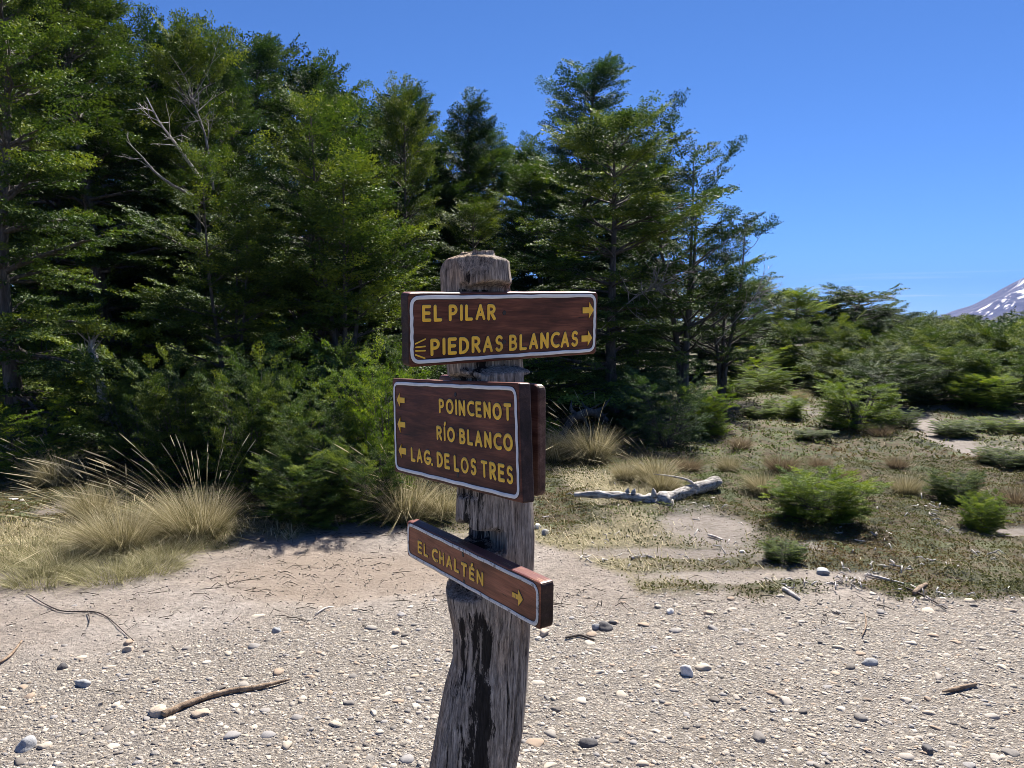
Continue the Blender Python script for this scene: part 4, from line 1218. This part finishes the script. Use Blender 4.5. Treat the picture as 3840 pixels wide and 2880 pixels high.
dead_limb('dead_branch', 0, [(218, 190, 12.9), (214, 150, 12.8), (207, 120, 12.8), (196, 92, 12.8)], [.022, .018, .012, .005], 'grey dead treetop with many bare twigs behind the left beeches', 'dead branch', 20, 5, GREYWOOD, spread=.6)
dead_limb('dead_stump', 0, [(101, 420, 9.2), (100, 385, 9.2), (97, 365, 9.2), (91, 348, 9.2), (93, 340, 9.2)], [.06, .055, .045, .035, .012], 'broken white stump with short spikes at the left of the undergrowth', 'dead stump', 12, 6, spread=.35)
dead_limb('dead_branch', 0, [(600, 330, 11.3), (625, 305, 11.1), (648, 290, 11.0), (668, 283, 10.9)], [.008, .007, .006, .004], 'spray of pale bare twigs right of the top board', 'dead branch', 30, 7, GREYWOOD, spread=.5)
dead_limb('dead_branch', 0, [(715, 345, 13.0), (735, 320, 12.9), (752, 300, 12.8), (762, 285, 12.7)], [.008, .007, .006, .004], 'pale bare twigs at the right end of the forest', 'dead branch', 16, 8, GREYWOOD, spread=.5)
dead_limb('dead_branch', 0, [(0, 505, 7.0), (12, 502, 7.0), (20, 504, 7.0)], [.05, .04, .02], 'piece of white driftwood at the left edge', 'dead branch', 0, 9)
# bowed root limb under the thick trunk
dead_limb('fallen_branch', 0, [(560, 462, 9.6), (566, 428, 9.7), (588, 412, 9.8), (606, 420, 10.4)], [.035, .045, .05, .05], 'bowed grey branch arching down in the shade right of the boards', 'dead branch', 8, 10, BARK)

# ================================================================ MOUNTAIN
def mountain():
    D0 = 3400.0
    xs = np.concatenate([np.linspace(1500, 2500, 150), np.linspace(2520, 6200, 90)]); ys = np.linspace(2600, 5200, 90)
    X, Y = np.meshgrid(xs, ys)
    rx = X / Y
    rid = (X * D0 / Y)                        # follow the skyline along the line of sight
    prof = np.interp(X, [1500, 1868, 1960, 2080, 2190, 2262, 2330, 2600, 3100, 4200, 6200], [-4, -2, 30, 118, 185, 250, 270, 310, 325, 300, 200])
    prof = prof * (1 + 0.16 * (fbm(X / 46, X * 0 + 2, 15, 4) - .5)) + 10 * (fbm(X / 22, X * 0, 16, 3) - .5) * (X > 1870)
    fall = np.clip(1 - np.abs(Y - D0) / (750 + 0.25 * (X - 1500)), 0, 1) ** 1.15
    Z = prof * fall
    Z = Z + (fbm(X / 160, Y / 160, 4, 6) - 0.5) * 0.28 * np.clip(Z, 0, 400)
    Z = Z - np.abs(vnoise(X / 90 + Y / 300, Y / 400, 6) - 0.5) * 0.24 * np.clip(Z, 0, 400)
    Z = np.where(fall <= 0, -6, Z) - 3
    V = np.stack([X.ravel(), Y.ravel(), Z.ravel()], -1); nx = len(xs)
    i = np.arange(len(ys) - 1)[:, None] * nx + np.arange(nx - 1)[None, :]
    mb = MB(); mb.add(V, np.stack([i, i + 1, i + nx + 1, i + nx], -1).reshape(-1, 4))
    t = MT('mountain_rock', 0.95)
    v = t.coord('Object')
    n1 = t.noise(v, 0.012, 7, 0.65); n2 = t.noise(t.coord('Object', (1, 1, .35)), 0.028, 6, 0.62, 0.4)
    rockc = t.ramp(n1, [(0.35, (0.022, 0.022, 0.030)), (0.52, (0.040, 0.036, 0.044)), (0.68, (0.066, 0.054, 0.058))])
    sep = t.n.new('ShaderNodeSeparateXYZ'); t.l.new(v, sep.inputs[0])
    hgt = t.ramp(t.math('DIVIDE', sep.outputs['Z'], 400.0), [(0.12, 0.0), (0.25, 0.03), (0.5, 0.07), (1.0, 0.15)])
    near = t.ramp(t.attr('crest'), [(0.60, 0.0), (0.84, 0.17)])
    snow = t.ramp(t.math('ADD', t.math('ADD', n2, hgt), near), [(0.765, 0.0), (0.773, 1.0)])
    t.base(t.mix(snow, rockc, (0.85, 0.87, 0.90)))
    t.bump(n1, 0.8, 12.0)
    me_ = mb.mesh('mountain', t.m)
    cr_ = np.clip(Z / np.maximum(prof, 1), 0, 1.2).ravel().astype(np.float32)
    at_ = me_.attributes.new('crest', 'FLOAT', 'POINT'); at_.data.foreach_set('value', cr_)
    o = link('mountain', me_); o['kind'] = 'structure'
mountain()

# ================================================================ SIGNPOST
AX = np.array([-0.097, 2.05, 0.0])
root = bpy.data.objects.new('signpost', None); col.objects.link(root)
root.location = (AX[0], AX[1], 0); root.empty_display_size = 0.4
tag(root, 'weathered wooden trail signpost with three brown routed direction boards', 'signpost')
N1 = np.array([0.6356, -0.7720]); N2 = np.array([-0.8229, -0.5682]); N3 = np.array([-0.8624, -0.5062])

def build_post():
    rows = [(500, 990, 1070), (552, 990, 1070), (562, 956, 1101), (590, 950, 1104), (625, 953, 1108), (700, 958, 1125), (790, 965, 1145), (860, 972, 1150),
            (1060, 985, 1155), (1150, 978, 1156), (1215, 964, 1154), (1265, 958, 1152), (1300, 962, 1150), (1360, 975, 1147), (1420, 975, 1143), (1480, 957, 1140),
            (1560, 941, 1134), (1659, 922, 1115), (1900, 900, 1110), (2400, 885, 1125)]
    k_ = 1024 / 2212
    zs = np.array([zrow(a * k_, 2.05) for a, b, c in rows]); L = np.array([xcol(b * k_, 2.05) for a, b, c in rows]); Rr = np.array([xcol(c * k_, 2.05) for a, b, c in rows])
    o_ = np.argsort(zs); zs, L, Rr = zs[o_], L[o_], Rr[o_]
    nt, nz = 160, 400
    zz = np.linspace(-0.12, 1.75, nz); th = np.arange(nt) / nt * 2 * math.pi
    Z, T = np.meshgrid(zz, th, indexing='ij')
    cx = np.interp(Z, zs, (L + Rr) / 2); rx = np.interp(Z, zs, (Rr - L) / 2) * 1.0
    rad = np.minimum(rx, 0.125)
    # vertical furrows that run with the grain
    q = T / (2 * math.pi)
    fur = vnoise(q * 46, Z * 2.2, 3) * 0.55 + vnoise(q * 110, Z * 3.5, 4) * 0.3
    fur = np.where(q > 0.97, fur * (1 - (q - .97) / .03) + (vnoise((q - 1) * 46, Z * 2.2, 3) * .55) * ((q - .97) / .03), fur)
    deep = smooth(0.80, 0.93, vnoise(q * 44 + 3, Z * 1.6, 9))
    blk = (fbm(np.cos(T) * 1.3 + 7, np.sin(T) * 1.3 + Z * 3.5, 2, 3) - 0.5)
    rr = rad * (1 + 0.075 * (fur - .45) + 0.10 * blk) - 0.024 * deep
    X = np.cos(T) * rr; Y = np.sin(T) * rr * 0.96
    def cut(X, Y, N, off, z0, z1, soft=0.006, rag=0.008):
        rz = (vnoise(q * 24, q * 0 + z0 * 7, 14) - .5) * rag * 2
        inside = smooth(z0 - soft, z0 + soft, Z + rz) * smooth(z1 + soft, z1 - soft, Z + rz)
        d = X * N[0] + Y * N[1]; ex = np.clip(d - off, 0, None) * inside
        return X - ex * N[0], Y - ex * N[1]
    # coordinates relative to the post axis line
    X = X + (cx - AX[0]); 
    X, Y = cut(X, Y, N1, 0.038, 1.435, 1.650)
    X, Y = cut(X, Y, N2, 0.038, 1.110, 1.418)
    X, Y = cut(X, Y, N3, 0.034, 0.866, 1.000, 0.008, 0.014)
    X, Y = cut(X, Y, N3, -0.022, 0.982, 1.040, 0.005, 0.012)
    X, Y = cut(X, Y, -N2, 0.074, 1.110, 1.425)
    # sloped, splintered top
    topz = 1.735 + 0.10 * (X + 0.02) + 0.009 * (vnoise(q * 46, q * 0, 5) - .4) - 0.010 * smooth(.55, .75, vnoise(q * 17, q * 0, 6)) + 0.03 * Y
    topz = topz - 3.4 * X ** 2
    Z2 = np.minimum(Z, topz)
    # upper part leans back: chamfer cut facing the viewer
    face = -0.092 + np.clip(Z2 - 1.660, 0, 1) * 0.50 + 0.006 * (vnoise(q * 60, q * 0, 8) - .5)
    Y = np.where(Z2 > 1.655, np.maximum(Y, face), Y)
    V = np.stack([X, Y, Z2], -1).reshape(-1, 3)
    i = np.arange(nz - 1)[:, None] * nt; j = np.arange(nt)[None, :]; j2 = (j + 1) % nt
    f = np.stack([i + j, i + j2, i + nt + j2, i + nt + j], -1).reshape(-1, 4)
    tint = np.where(Z2 > 1.64, 0.45, np.where(Z2 < 0.86, 1.0 - 0.35 * smooth(.80, .86, Z2), 0.88))
    tint = tint * (1.0 - 0.30 * smooth(0.02, 0.06, np.abs(X + 0.0) ))
    tint = np.where(Z2 > 1.64, 0.45, tint)
    mb = MB(); mb.add(V, f, tint.ravel())
    c0 = V[-nt:].mean(0); k = mb.n
    mb.v.append(np.array([c0 + [0, 0, .004]], np.float32)); mb.c.append(np.array([.4], np.float32)); mb.n += 1
    a = (nz - 1) * nt + np.arange(nt); b = (nz - 1) * nt + (np.arange(nt) + 1) % nt
    mb.f.append(np.stack([a, b, np.full(nt, k)], -1).astype(np.int32)); mb.m.append(np.zeros(nt, np.int32))
    mb.build('post', POST, root)
build_post()

# --- routed lettering: strokes in a unit-high box
def arc(cx, cy, rx, ry, a0, a1, n=12):
    t = np.radians(np.linspace(a0, a1, n)); return [(cx + rx * math.cos(a), cy + ry * math.sin(a)) for a in t]
GL = {
    'E': (.50, [[(0, 0), (0, 1)], [(0, 1), (.5, 1)], [(0, .52), (.44, .52)], [(0, 0), (.5, 0)]]),
    'L': (.46, [[(0, 1), (0, 0)], [(0, 0), (.46, 0)]]),
    'P': (.52, [[(0, 0), (0, 1)], [(0, 1), (.25, 1)] + arc(.25, .72, .27, .28, 90, -90, 10)[1:] + [(0, .44)]]),
    'I': (.0, [[(0, 0), (0, 1)]]),
    'Í': (.0, [[(0, 0), (0, 1)], [(.04, 1.28), (.10, 1.42)]]),
    'A': (.66, [[(0, 0), (.33, 1)], [(.33, 1), (.66, 0)], [(.13, .32), (.53, .32)]]),
    'R': (.54, [[(0, 0), (0, 1)], [(0, 1), (.25, 1)] + arc(.25, .74, .27, .26, 90, -90, 10)[1:] + [(0, .48)], [(.24, .46), (.54, 0)]]),
    'D': (.62, [[(0, 0), (0, 1)], [(0, 1), (.16, 1)] + arc(.16, .5, .46, .5, 90, -90, 16)[1:] + [(0, 0)]]),
    'S': (.48, [arc(.25, .75, .23, .25, 35, 255, 12) + arc(.23, .25, .25, .27, 80, -145, 13)]),
    'B': (.54, [[(0, 0), (0, 1)], [(0, 1), (.24, 1)] + arc(.24, .77, .23, .23, 90, -90, 10)[1:] + [(0, .54)], [(.24, .54)] + arc(.26, .27, .28, .27, 90, -90, 10)[1:] + [(0, 0)]]),
    'N': (.60, [[(0, 0), (0, 1)], [(0, 1), (.60, 0)], [(.60, 0), (.60, 1)]]),
    'C': (.60, [arc(.46, .5, .46, .5, 62, 298, 20)]),
    'G': (.66, [arc(.46, .5, .46, .5, 55, 345, 22), [(.42, .42), (.88, .42)]]),
    'O': (.80, [arc(.40, .5, .40, .5, 90, 450, 30)]),
    'T': (.56, [[(0, 1), (.56, 1)], [(.28, 1), (.28, 0)]]),
    'H': (.54, [[(0, 0), (0, 1)], [(.54, 0), (.54, 1)], [(0, .5), (.54, .5)]]),
    'É': (.48, [[(0, 0), (0, 1)], [(0, 1), (.48, 1)], [(0, .52), (.42, .52)], [(0, 0), (.48, 0)], [(.20, 1.24), (.30, 1.40)]]),
    '.': (.0, [[(0, 0), (0, .01)]]),
}
def bead(mb, pts, wd, ht, closed=False, z0=0.0, mi=0, seg=6):
    P = np.asarray(pts, float)
    if not closed:
        d0 = P[0] - P[1]; d0 /= np.linalg.norm(d0) + 1e-9; d1 = P[-1] - P[-2]; d1 /= np.linalg.norm(d1) + 1e-9
        r = wd / 2
        st = [(P[0] + d0 * r * k, s) for k, s in ((.98, .12), (.8, .6), (.45, .89))]
        en = [(P[-1] + d1 * r * k, s) for k, s in ((.45, .89), (.8, .6), (.98, .12))]
        Q = np.array([p for p, s in st] + list(P) + [p for p, s in en]); S = np.array([s for p, s in st] + [1] * len(P) + [s for p, s in en])
    else: Q = P; S = np.ones(len(P))
    n = len(Q)
    if closed: T = np.roll(Q, -1, 0) - np.roll(Q, 1, 0)
    else: T = np.gradient(Q, axis=0)
    T /= np.linalg.norm(T, axis=1)[:, None] + 1e-9
    Nn = np.stack([-T[:, 1], T[:, 0]], -1)
    a = np.linspace(0, math.pi, seg + 1)
    V = np.zeros((n, seg + 1, 3))
    V[..., :2] = Q[:, None] + Nn[:, None] * (np.cos(a)[None, :, None] * (wd / 2) * S[:, None, None])
    V[..., 2] = z0 + np.sin(a)[None] ** .7 * ht * S[:, None] ** .5
    m = seg + 1; nn = n if closed else n - 1
    i = np.arange(nn)[:, None]; i2 = (i + 1) % n; j = np.arange(seg)[None]
    f = np.stack([i * m + j, i * m + j + 1, i2 * m + j + 1, i2 * m + j], -1).reshape(-1, 4)
    mb.add(V.reshape(-1, 3), f, .5, mi)

def rrect(c, rad, n=7, jit=0):
    """rounded quad from 4 corners given clockwise in (u, v)"""
    out = []
    for k in range(4):
        p, a, b = np.array(c[k]), np.array(c[k - 1]), np.array(c[(k + 1) % 4])
        da = (a - p) / np.linalg.norm(a - p); db = (b - p) / np.linalg.norm(b - p)
        for t in np.linspace(0, 1, n):
            out.append((1 - t) ** 2 * (p + da * rad) + 2 * t * (1 - t) * p + t ** 2 * (p + db * rad))
        q0 = p + db * rad; nx_ = np.array(c[(k + 1) % 4]); d2 = (p - nx_) / np.linalg.norm(p - nx_); q1 = nx_ + d2 * rad
        for t in np.linspace(0, 1, 14)[1:-1]:
            w_ = q0 + (q1 - q0) * t
            out.append(w_ + np.array([math.sin(t * 23 + k) * jit, math.cos(t * 31 + k * 2) * jit]))
    return np.array(out)

def board(label, O, U, Dn, Nv, W, H, thick, crad, border, lines, arrows, screws, yel, wht, bmat, rays=None, name='signboard', bevel=0.004, sw=0.0092, endm=None):
    O, U, Dn, Nv = map(lambda a: np.array(a, float), (O, U, Dn, Nv))
    Z = Nv / np.linalg.norm(Nv); X = U - Z * (U @ Z); X /= np.linalg.norm(X); Y = np.cross(Z, X)
    M = Matrix(((X[0], Y[0], Z[0], O[0]), (X[1], Y[1], Z[1], O[1]), (X[2], Y[2], Z[2], O[2]), (0, 0, 0, 1)))
    def uv(p):
        p = np.asarray(p, float); w3 = p[..., :1] * U + p[..., 1:2] * Dn
        return np.stack([w3 @ X, w3 @ Y], -1)
    outl = uv(rrect([(0, 0), (W, 0), (W, H), (0, H)], crad, 6, 0.0004))
    cen = outl.mean(0)
    n = len(outl); mb = MB()
    def inset(q, d):
        T = np.roll(q, -1, 0) - np.roll(q, 1, 0); T /= np.linalg.norm(T, axis=1)[:, None]
        return q + np.stack([T[:, 1], -T[:, 0]], -1) * d
    sgn = 1 if np.linalg.norm(inset(outl, .003) - cen, axis=1).sum() < np.linalg.norm(outl - cen, axis=1).sum() else -1
    b = bevel
    rings = [(sgn * b, 0.0), (sgn * b * .35, -b * .3), (0, -b), (0, -thick + b), (sgn * b * .35, -thick + b * .3), (sgn * b, -thick)]
    V = np.concatenate([np.concatenate([inset(outl, a), np.full((n, 1), z)], 1) for a, z in rings])
    j = np.arange(n); j2 = (j + 1) % n
    for k in range(len(rings) - 1):
        f = np.stack([k * n + j, (k + 1) * n + j, (k + 1) * n + j2, k * n + j2], -1)
        if sgn > 0: f = f
        mb_f = f
        if k == 0: mb.add(V, mb_f, .5, 0)
        else:
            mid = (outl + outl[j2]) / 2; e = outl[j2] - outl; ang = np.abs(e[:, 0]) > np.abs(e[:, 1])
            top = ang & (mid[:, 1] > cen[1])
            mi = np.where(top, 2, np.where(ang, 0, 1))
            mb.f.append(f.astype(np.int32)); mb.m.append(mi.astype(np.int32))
    for ring, z, flip in ((0, 0, 0), (len(rings) - 1, -thick, 1)):
        k = mb.n; mb.v.append(np.array([[cen[0], cen[1], z]], np.float32)); mb.c.append(np.array([.5], np.float32)); mb.n += 1
        f = np.stack([ring * n + j, ring * n + j2, np.full(n, k)], -1)
        mb.f.append((f[:, ::-1] if flip else f).astype(np.int32)); mb.m.append(np.full(n, 0, np.int32))
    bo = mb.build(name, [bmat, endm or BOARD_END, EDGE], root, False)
    import bmesh
    bm = bmesh.new(); bm.from_mesh(bo.data); bmesh.ops.recalc_face_normals(bm, faces=bm.faces); bm.to_mesh(bo.data); bm.free()
    bo.matrix_basis = root.matrix_basis.inverted() @ M if False else Matrix.Translation(-Vector(root.location)) @ M
    bo['label'] = label
    if border:
        mb = MB(); q = uv(rrect(border, 0.022, 8, 0.0008))
        bead(mb, q, 0.0118, 0.0007, True, 0.0006, 1); bead(mb, q, 0.0094, 0.0017, True, 0.0006, 0)
        mb.build('border', [wht, GROOVE_SHADE], bo)
    rl = random.Random(label)
    for text, c in lines:
        # c = (left-top, left-bottom, right-top, right-bottom) of the painted line in board metres
        lt, lb, rt, rb = map(np.array, c)
        h0 = (lb[1] - lt[1]); gap = 0.17; sp = 0.36
        adv = []; x = 0
        hh = h0 - sw
        for ch in text:
            if ch == ' ': x += sp; continue
            w_ = GL[ch][0]; adv.append((ch, x)); x += w_ + sw / hh + gap
        tot = x - gap - sw / hh
        Wd = (rt[0] - lt[0] - sw)
        for ch, xx in adv:
            mb = MB(); jy = rl.uniform(-.022, .022); sw_ = sw * rl.uniform(.90, 1.08)
            for s in GL[ch][1]:
                pts = []
                for (a, v) in s:
                    fr = (xx + a) / tot
                    topv = lt[1] + (rt[1] - lt[1]) * fr + sw / 2; botv = lb[1] + (rb[1] - lb[1]) * fr - sw / 2
                    pts.append((lt[0] + sw / 2 + fr * Wd + jy * .02, botv + (topv - botv) * (v + jy)))
                q = uv(np.array(pts))
                if len(q) == 2: q = np.array([q[0], (q[0] * 2 + q[1]) / 3, (q[0] + 2 * q[1]) / 3, q[1]])
                bead(mb, q, sw_ * 1.28, 0.0007, False, 0.0006, 1); bead(mb, q, sw_ * .97, 0.0019, False, 0.0006, 0)  # wider dark bead paints the groove shadow around the yellow stroke
            mb.build('letter', [yel, GROOVE_SHADE], bo)
    for tip, t0, t1, h0, h1 in arrows:
        tip, t0, t1, h0, h1 = map(np.array, (tip, t0, t1, h0, h1))
        s0 = h0 + (h1 - h0) * ((t0[1] - h0[1]) / (h1[1] - h0[1])); s1 = h0 + (h1 - h0) * ((t1[1] - h0[1]) / (h1[1] - h0[1]))
        pl = uv(np.array([t0, s0, h0, tip, h1, s1, t1]))
        c = pl.mean(0); mb = MB(); m = 7
        for (scl, za, zb, mi) in ((1.10, 0.0006, 0.0012, 1), (1.0, 0.0006, 0.0021, 0)):
            A = c + (pl - c) * scl; B = c + (pl - c) * scl * .93
            Vv = np.concatenate([np.c_[A, np.full(m, za)], np.c_[B, np.full(m, zb)]])
            jj = np.arange(m); jk = (jj + 1) % m
            mb.add(Vv, np.stack([jj, jk, m + jk, m + jj], -1), .5, mi)
            k0 = mb.n - 2 * m + m
            # top: head triangle + shaft quads
            mb.f.append(np.array([[k0 + 2, k0 + 3, k0 + 4]], np.int32)); mb.m.append(np.full(1, mi, np.int32))
            mb.f.append(np.array([[k0 + 0, k0 + 1, k0 + 5, k0 + 6]], np.int32)); mb.m.append(np.full(1, mi, np.int32))
        ob = mb.build('arrow', [yel, GROOVE_SHADE], bo, False)
        bm = bmesh.new(); bm.from_mesh(ob.data); bmesh.ops.recalc_face_normals(bm, faces=bm.faces); bm.to_mesh(ob.data); bm.free()
    if rays:
        mb = MB()
        for a, c in rays:
            q = uv(np.array([a, c]))
            q = np.array([q[0], (q[0] + q[1]) / 2, q[1]])
            bead(mb, q, .0052, 0.0006, False, .0006, 1); bead(mb, q, .0042, .0015, False, .0006, 0)
        o = mb.build('viewpoint_mark', [yel, GROOVE_SHADE], bo)
    for (u_, v_) in screws:
        p = uv(np.array([u_, v_])); mb = MB()
        a = np.arange(14) / 14 * 6.283
        rg = [(.0062, .0004, 1), (.0050, .0009, 1), (.0046, .0006, 0), (.0030, .0012, 0), (.0008, .0012, 0)]
        Vv = np.concatenate([np.stack([p[0] + np.cos(a) * r0, p[1] + np.sin(a) * r0, np.full(14, z)], -1) for r0, z, _ in rg])
        jj = np.arange(14); jk = (jj + 1) % 14
        mb.add(Vv, np.stack([jj, jk, 14 + jk, 14 + jj], -1), .5, 1)
        for k in range(1, 4):
            mb.f.append(np.stack([k * 14 + jj, k * 14 + jk, (k + 1) * 14 + jk, (k + 1) * 14 + jj], -1).astype(np.int32)); mb.m.append(np.full(14, rg[k + 1][2], np.int32))
        mb.build('screw', [SCREW, HOLE], bo)
    return bo

board('top board reading EL PILAR and PIEDRAS BLANCAS with two right arrows',
      [-0.2377, 1.8254, 1.6233], [0.7733, 0.6334, 0.0284], [-0.0081, 0.1392, -0.9902], [0.6321, -0.7666, -0.113], 0.6166, 0.1737, 0.034, 0.012,
      [(0.0085, 0.0112), (0.6036, 0.0092), (0.6050, 0.1620), (0.0075, 0.1618)],
      [('EL PILAR', [(0.0362, 0.0279), (0.0364, 0.0690), (0.2552, 0.0276), (0.2554, 0.0688)]),
       ('PIEDRAS BLANCAS', [(0.0584, 0.1075), (0.0587, 0.1501), (0.5422, 0.1047), (0.5426, 0.1493)])],
      [((0.6008, 0.0496), (0.5559, 0.0410), (0.5566, 0.0583), (0.5817, 0.0257), (0.5817, 0.0734)),
       ((0.5974, 0.1270), (0.5545, 0.1188), (0.5552, 0.1368), (0.5800, 0.1049), (0.5800, 0.1494))],
      [(0.2825, 0.0511), (0.2831, 0.1256)], YELLOW, WHITE, BOARD,
      [((0.0173, 0.1184), (0.0451, 0.1083)), ((0.0185, 0.1268), (0.0440, 0.1257)), ((0.0179, 0.1352), (0.0436, 0.1358)), ((0.0174, 0.1446), (0.0420, 0.1538))])
board('middle board reading POINCENOT, RÍO BLANCO and LAG. DE LOS TRES with three left arrows',
      [-0.3463, 2.2886, 1.3963], [0.5691, -0.8213, 0.04], [0.0341, -0.1276, -0.9912], [-0.8221, -0.5675, 0.0448], 0.6342, 0.2679, 0.034, 0.006,
      [(0.0142, 0.0138), (0.6215, 0.0136), (0.6200, 0.2572), (0.0140, 0.2556)],
      [('POINCENOT', [(0.2723, 0.0469), (0.2725, 0.0864), (0.6030, 0.0474), (0.5960, 0.0879)]),
       ('RÍO BLANCO', [(0.2558, 0.1182), (0.256, 0.1570), (0.6050, 0.1166), (0.6040, 0.1576)]),
       ('LAG. DE LOS TRES', [(0.1076, 0.1875), (0.1081, 0.2275), (0.6030, 0.1869), (0.6011, 0.2300)])],
      [((0.0293, 0.0602), (0.0790, 0.0527), (0.0786, 0.0682), (0.0490, 0.0398), (0.0485, 0.0808)),
       ((0.0300, 0.1297), (0.0790, 0.1211), (0.0786, 0.1370), (0.0482, 0.1084), (0.0479, 0.1532)),
       ((0.0327, 0.2032), (0.0804, 0.1943), (0.0798, 0.2125), (0.0510, 0.1837), (0.0504, 0.2239))],
      [(0.3571, 0.0348), (0.3625, 0.1355), (0.3569, 0.2371)], YELLOW, WHITE, BOARD, sw=0.0094)
board('lowest board reading EL CHALTÉN with one right arrow and worn paint',
      [-0.3029, 2.2472, 0.991], [0.5045, -0.863, 0.0278], [-0.0095, 0.1386, -0.9903], [-0.8607, -0.5052, -0.0625], 0.7207, 0.1082, 0.034, 0.014,
      [(0.0135, 0.0078), (0.7085, 0.0098), (0.7100, 0.1000), (0.0125, 0.1000)],
      [('EL CHALTÉN', [(0.0806, 0.0417), (0.0802, 0.0810), (0.4691, 0.0388), (0.467, 0.0760)])],
      [((0.6512, 0.0566), (0.6036, 0.0500), (0.6042, 0.0625), (0.6310, 0.0375), (0.6325, 0.0767))],
      [(0.3594, 0.0206), (0.3664, 0.0916)], YELLOW_OLD, WHITE_OLD, BOARD_FADED, sw=0.0094)
# board fixed to the far side of the post, seen past the end of the middle board
U2 = np.array([0.5691, -0.8213, 0.0]); N2v = np.array([-0.8221, -0.5675, 0.0])
Ub = U2 / np.linalg.norm(U2); Nb = N2v / np.linalg.norm(N2v)
Pc = np.array([AX[0], AX[1], 1.404]) - Nb * 0.072 + Ub * 0.201
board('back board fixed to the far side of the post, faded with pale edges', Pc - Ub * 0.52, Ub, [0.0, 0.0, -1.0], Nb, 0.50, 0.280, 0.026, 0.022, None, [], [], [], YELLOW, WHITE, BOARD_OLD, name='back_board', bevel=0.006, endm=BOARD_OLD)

# ================================================================ HAZE
def haze():
    mb = MB()
    x0, x1, y0, y1, z0, z1 = -7000, 7000, -600, 7000, -8.0, 400.0
    V = [(x0, y0, z0), (x1, y0, z0), (x1, y1, z0), (x0, y1, z0), (x0, y0, z1), (x1, y0, z1), (x1, y1, z1), (x0, y1, z1)]
    mb.add(V, [(0, 3, 2, 1), (4, 5, 6, 7), (0, 1, 5, 4), (1, 2, 6, 5), (2, 3, 7, 6), (3, 0, 4, 7)])
    m = bpy.data.materials.new('haze_air'); m.use_nodes = True; nt = m.node_tree; nt.nodes.clear()
    pv = nt.nodes.new('ShaderNodeVolumePrincipled'); out = nt.nodes.new('ShaderNodeOutputMaterial')
    pv.inputs['Color'].default_value = (0.10, 0.22, 0.75, 1); pv.inputs['Density'].default_value = 0.00009
    pv.inputs['Anisotropy'].default_value = 0.0
    nt.links.new(pv.outputs[0], out.inputs['Volume'])
    o = mb.build('haze', m, None, False)
    tag(o, 'thin bluish air between the heath and the mountain', 'haze', kind='stuff')
if True:
    haze()
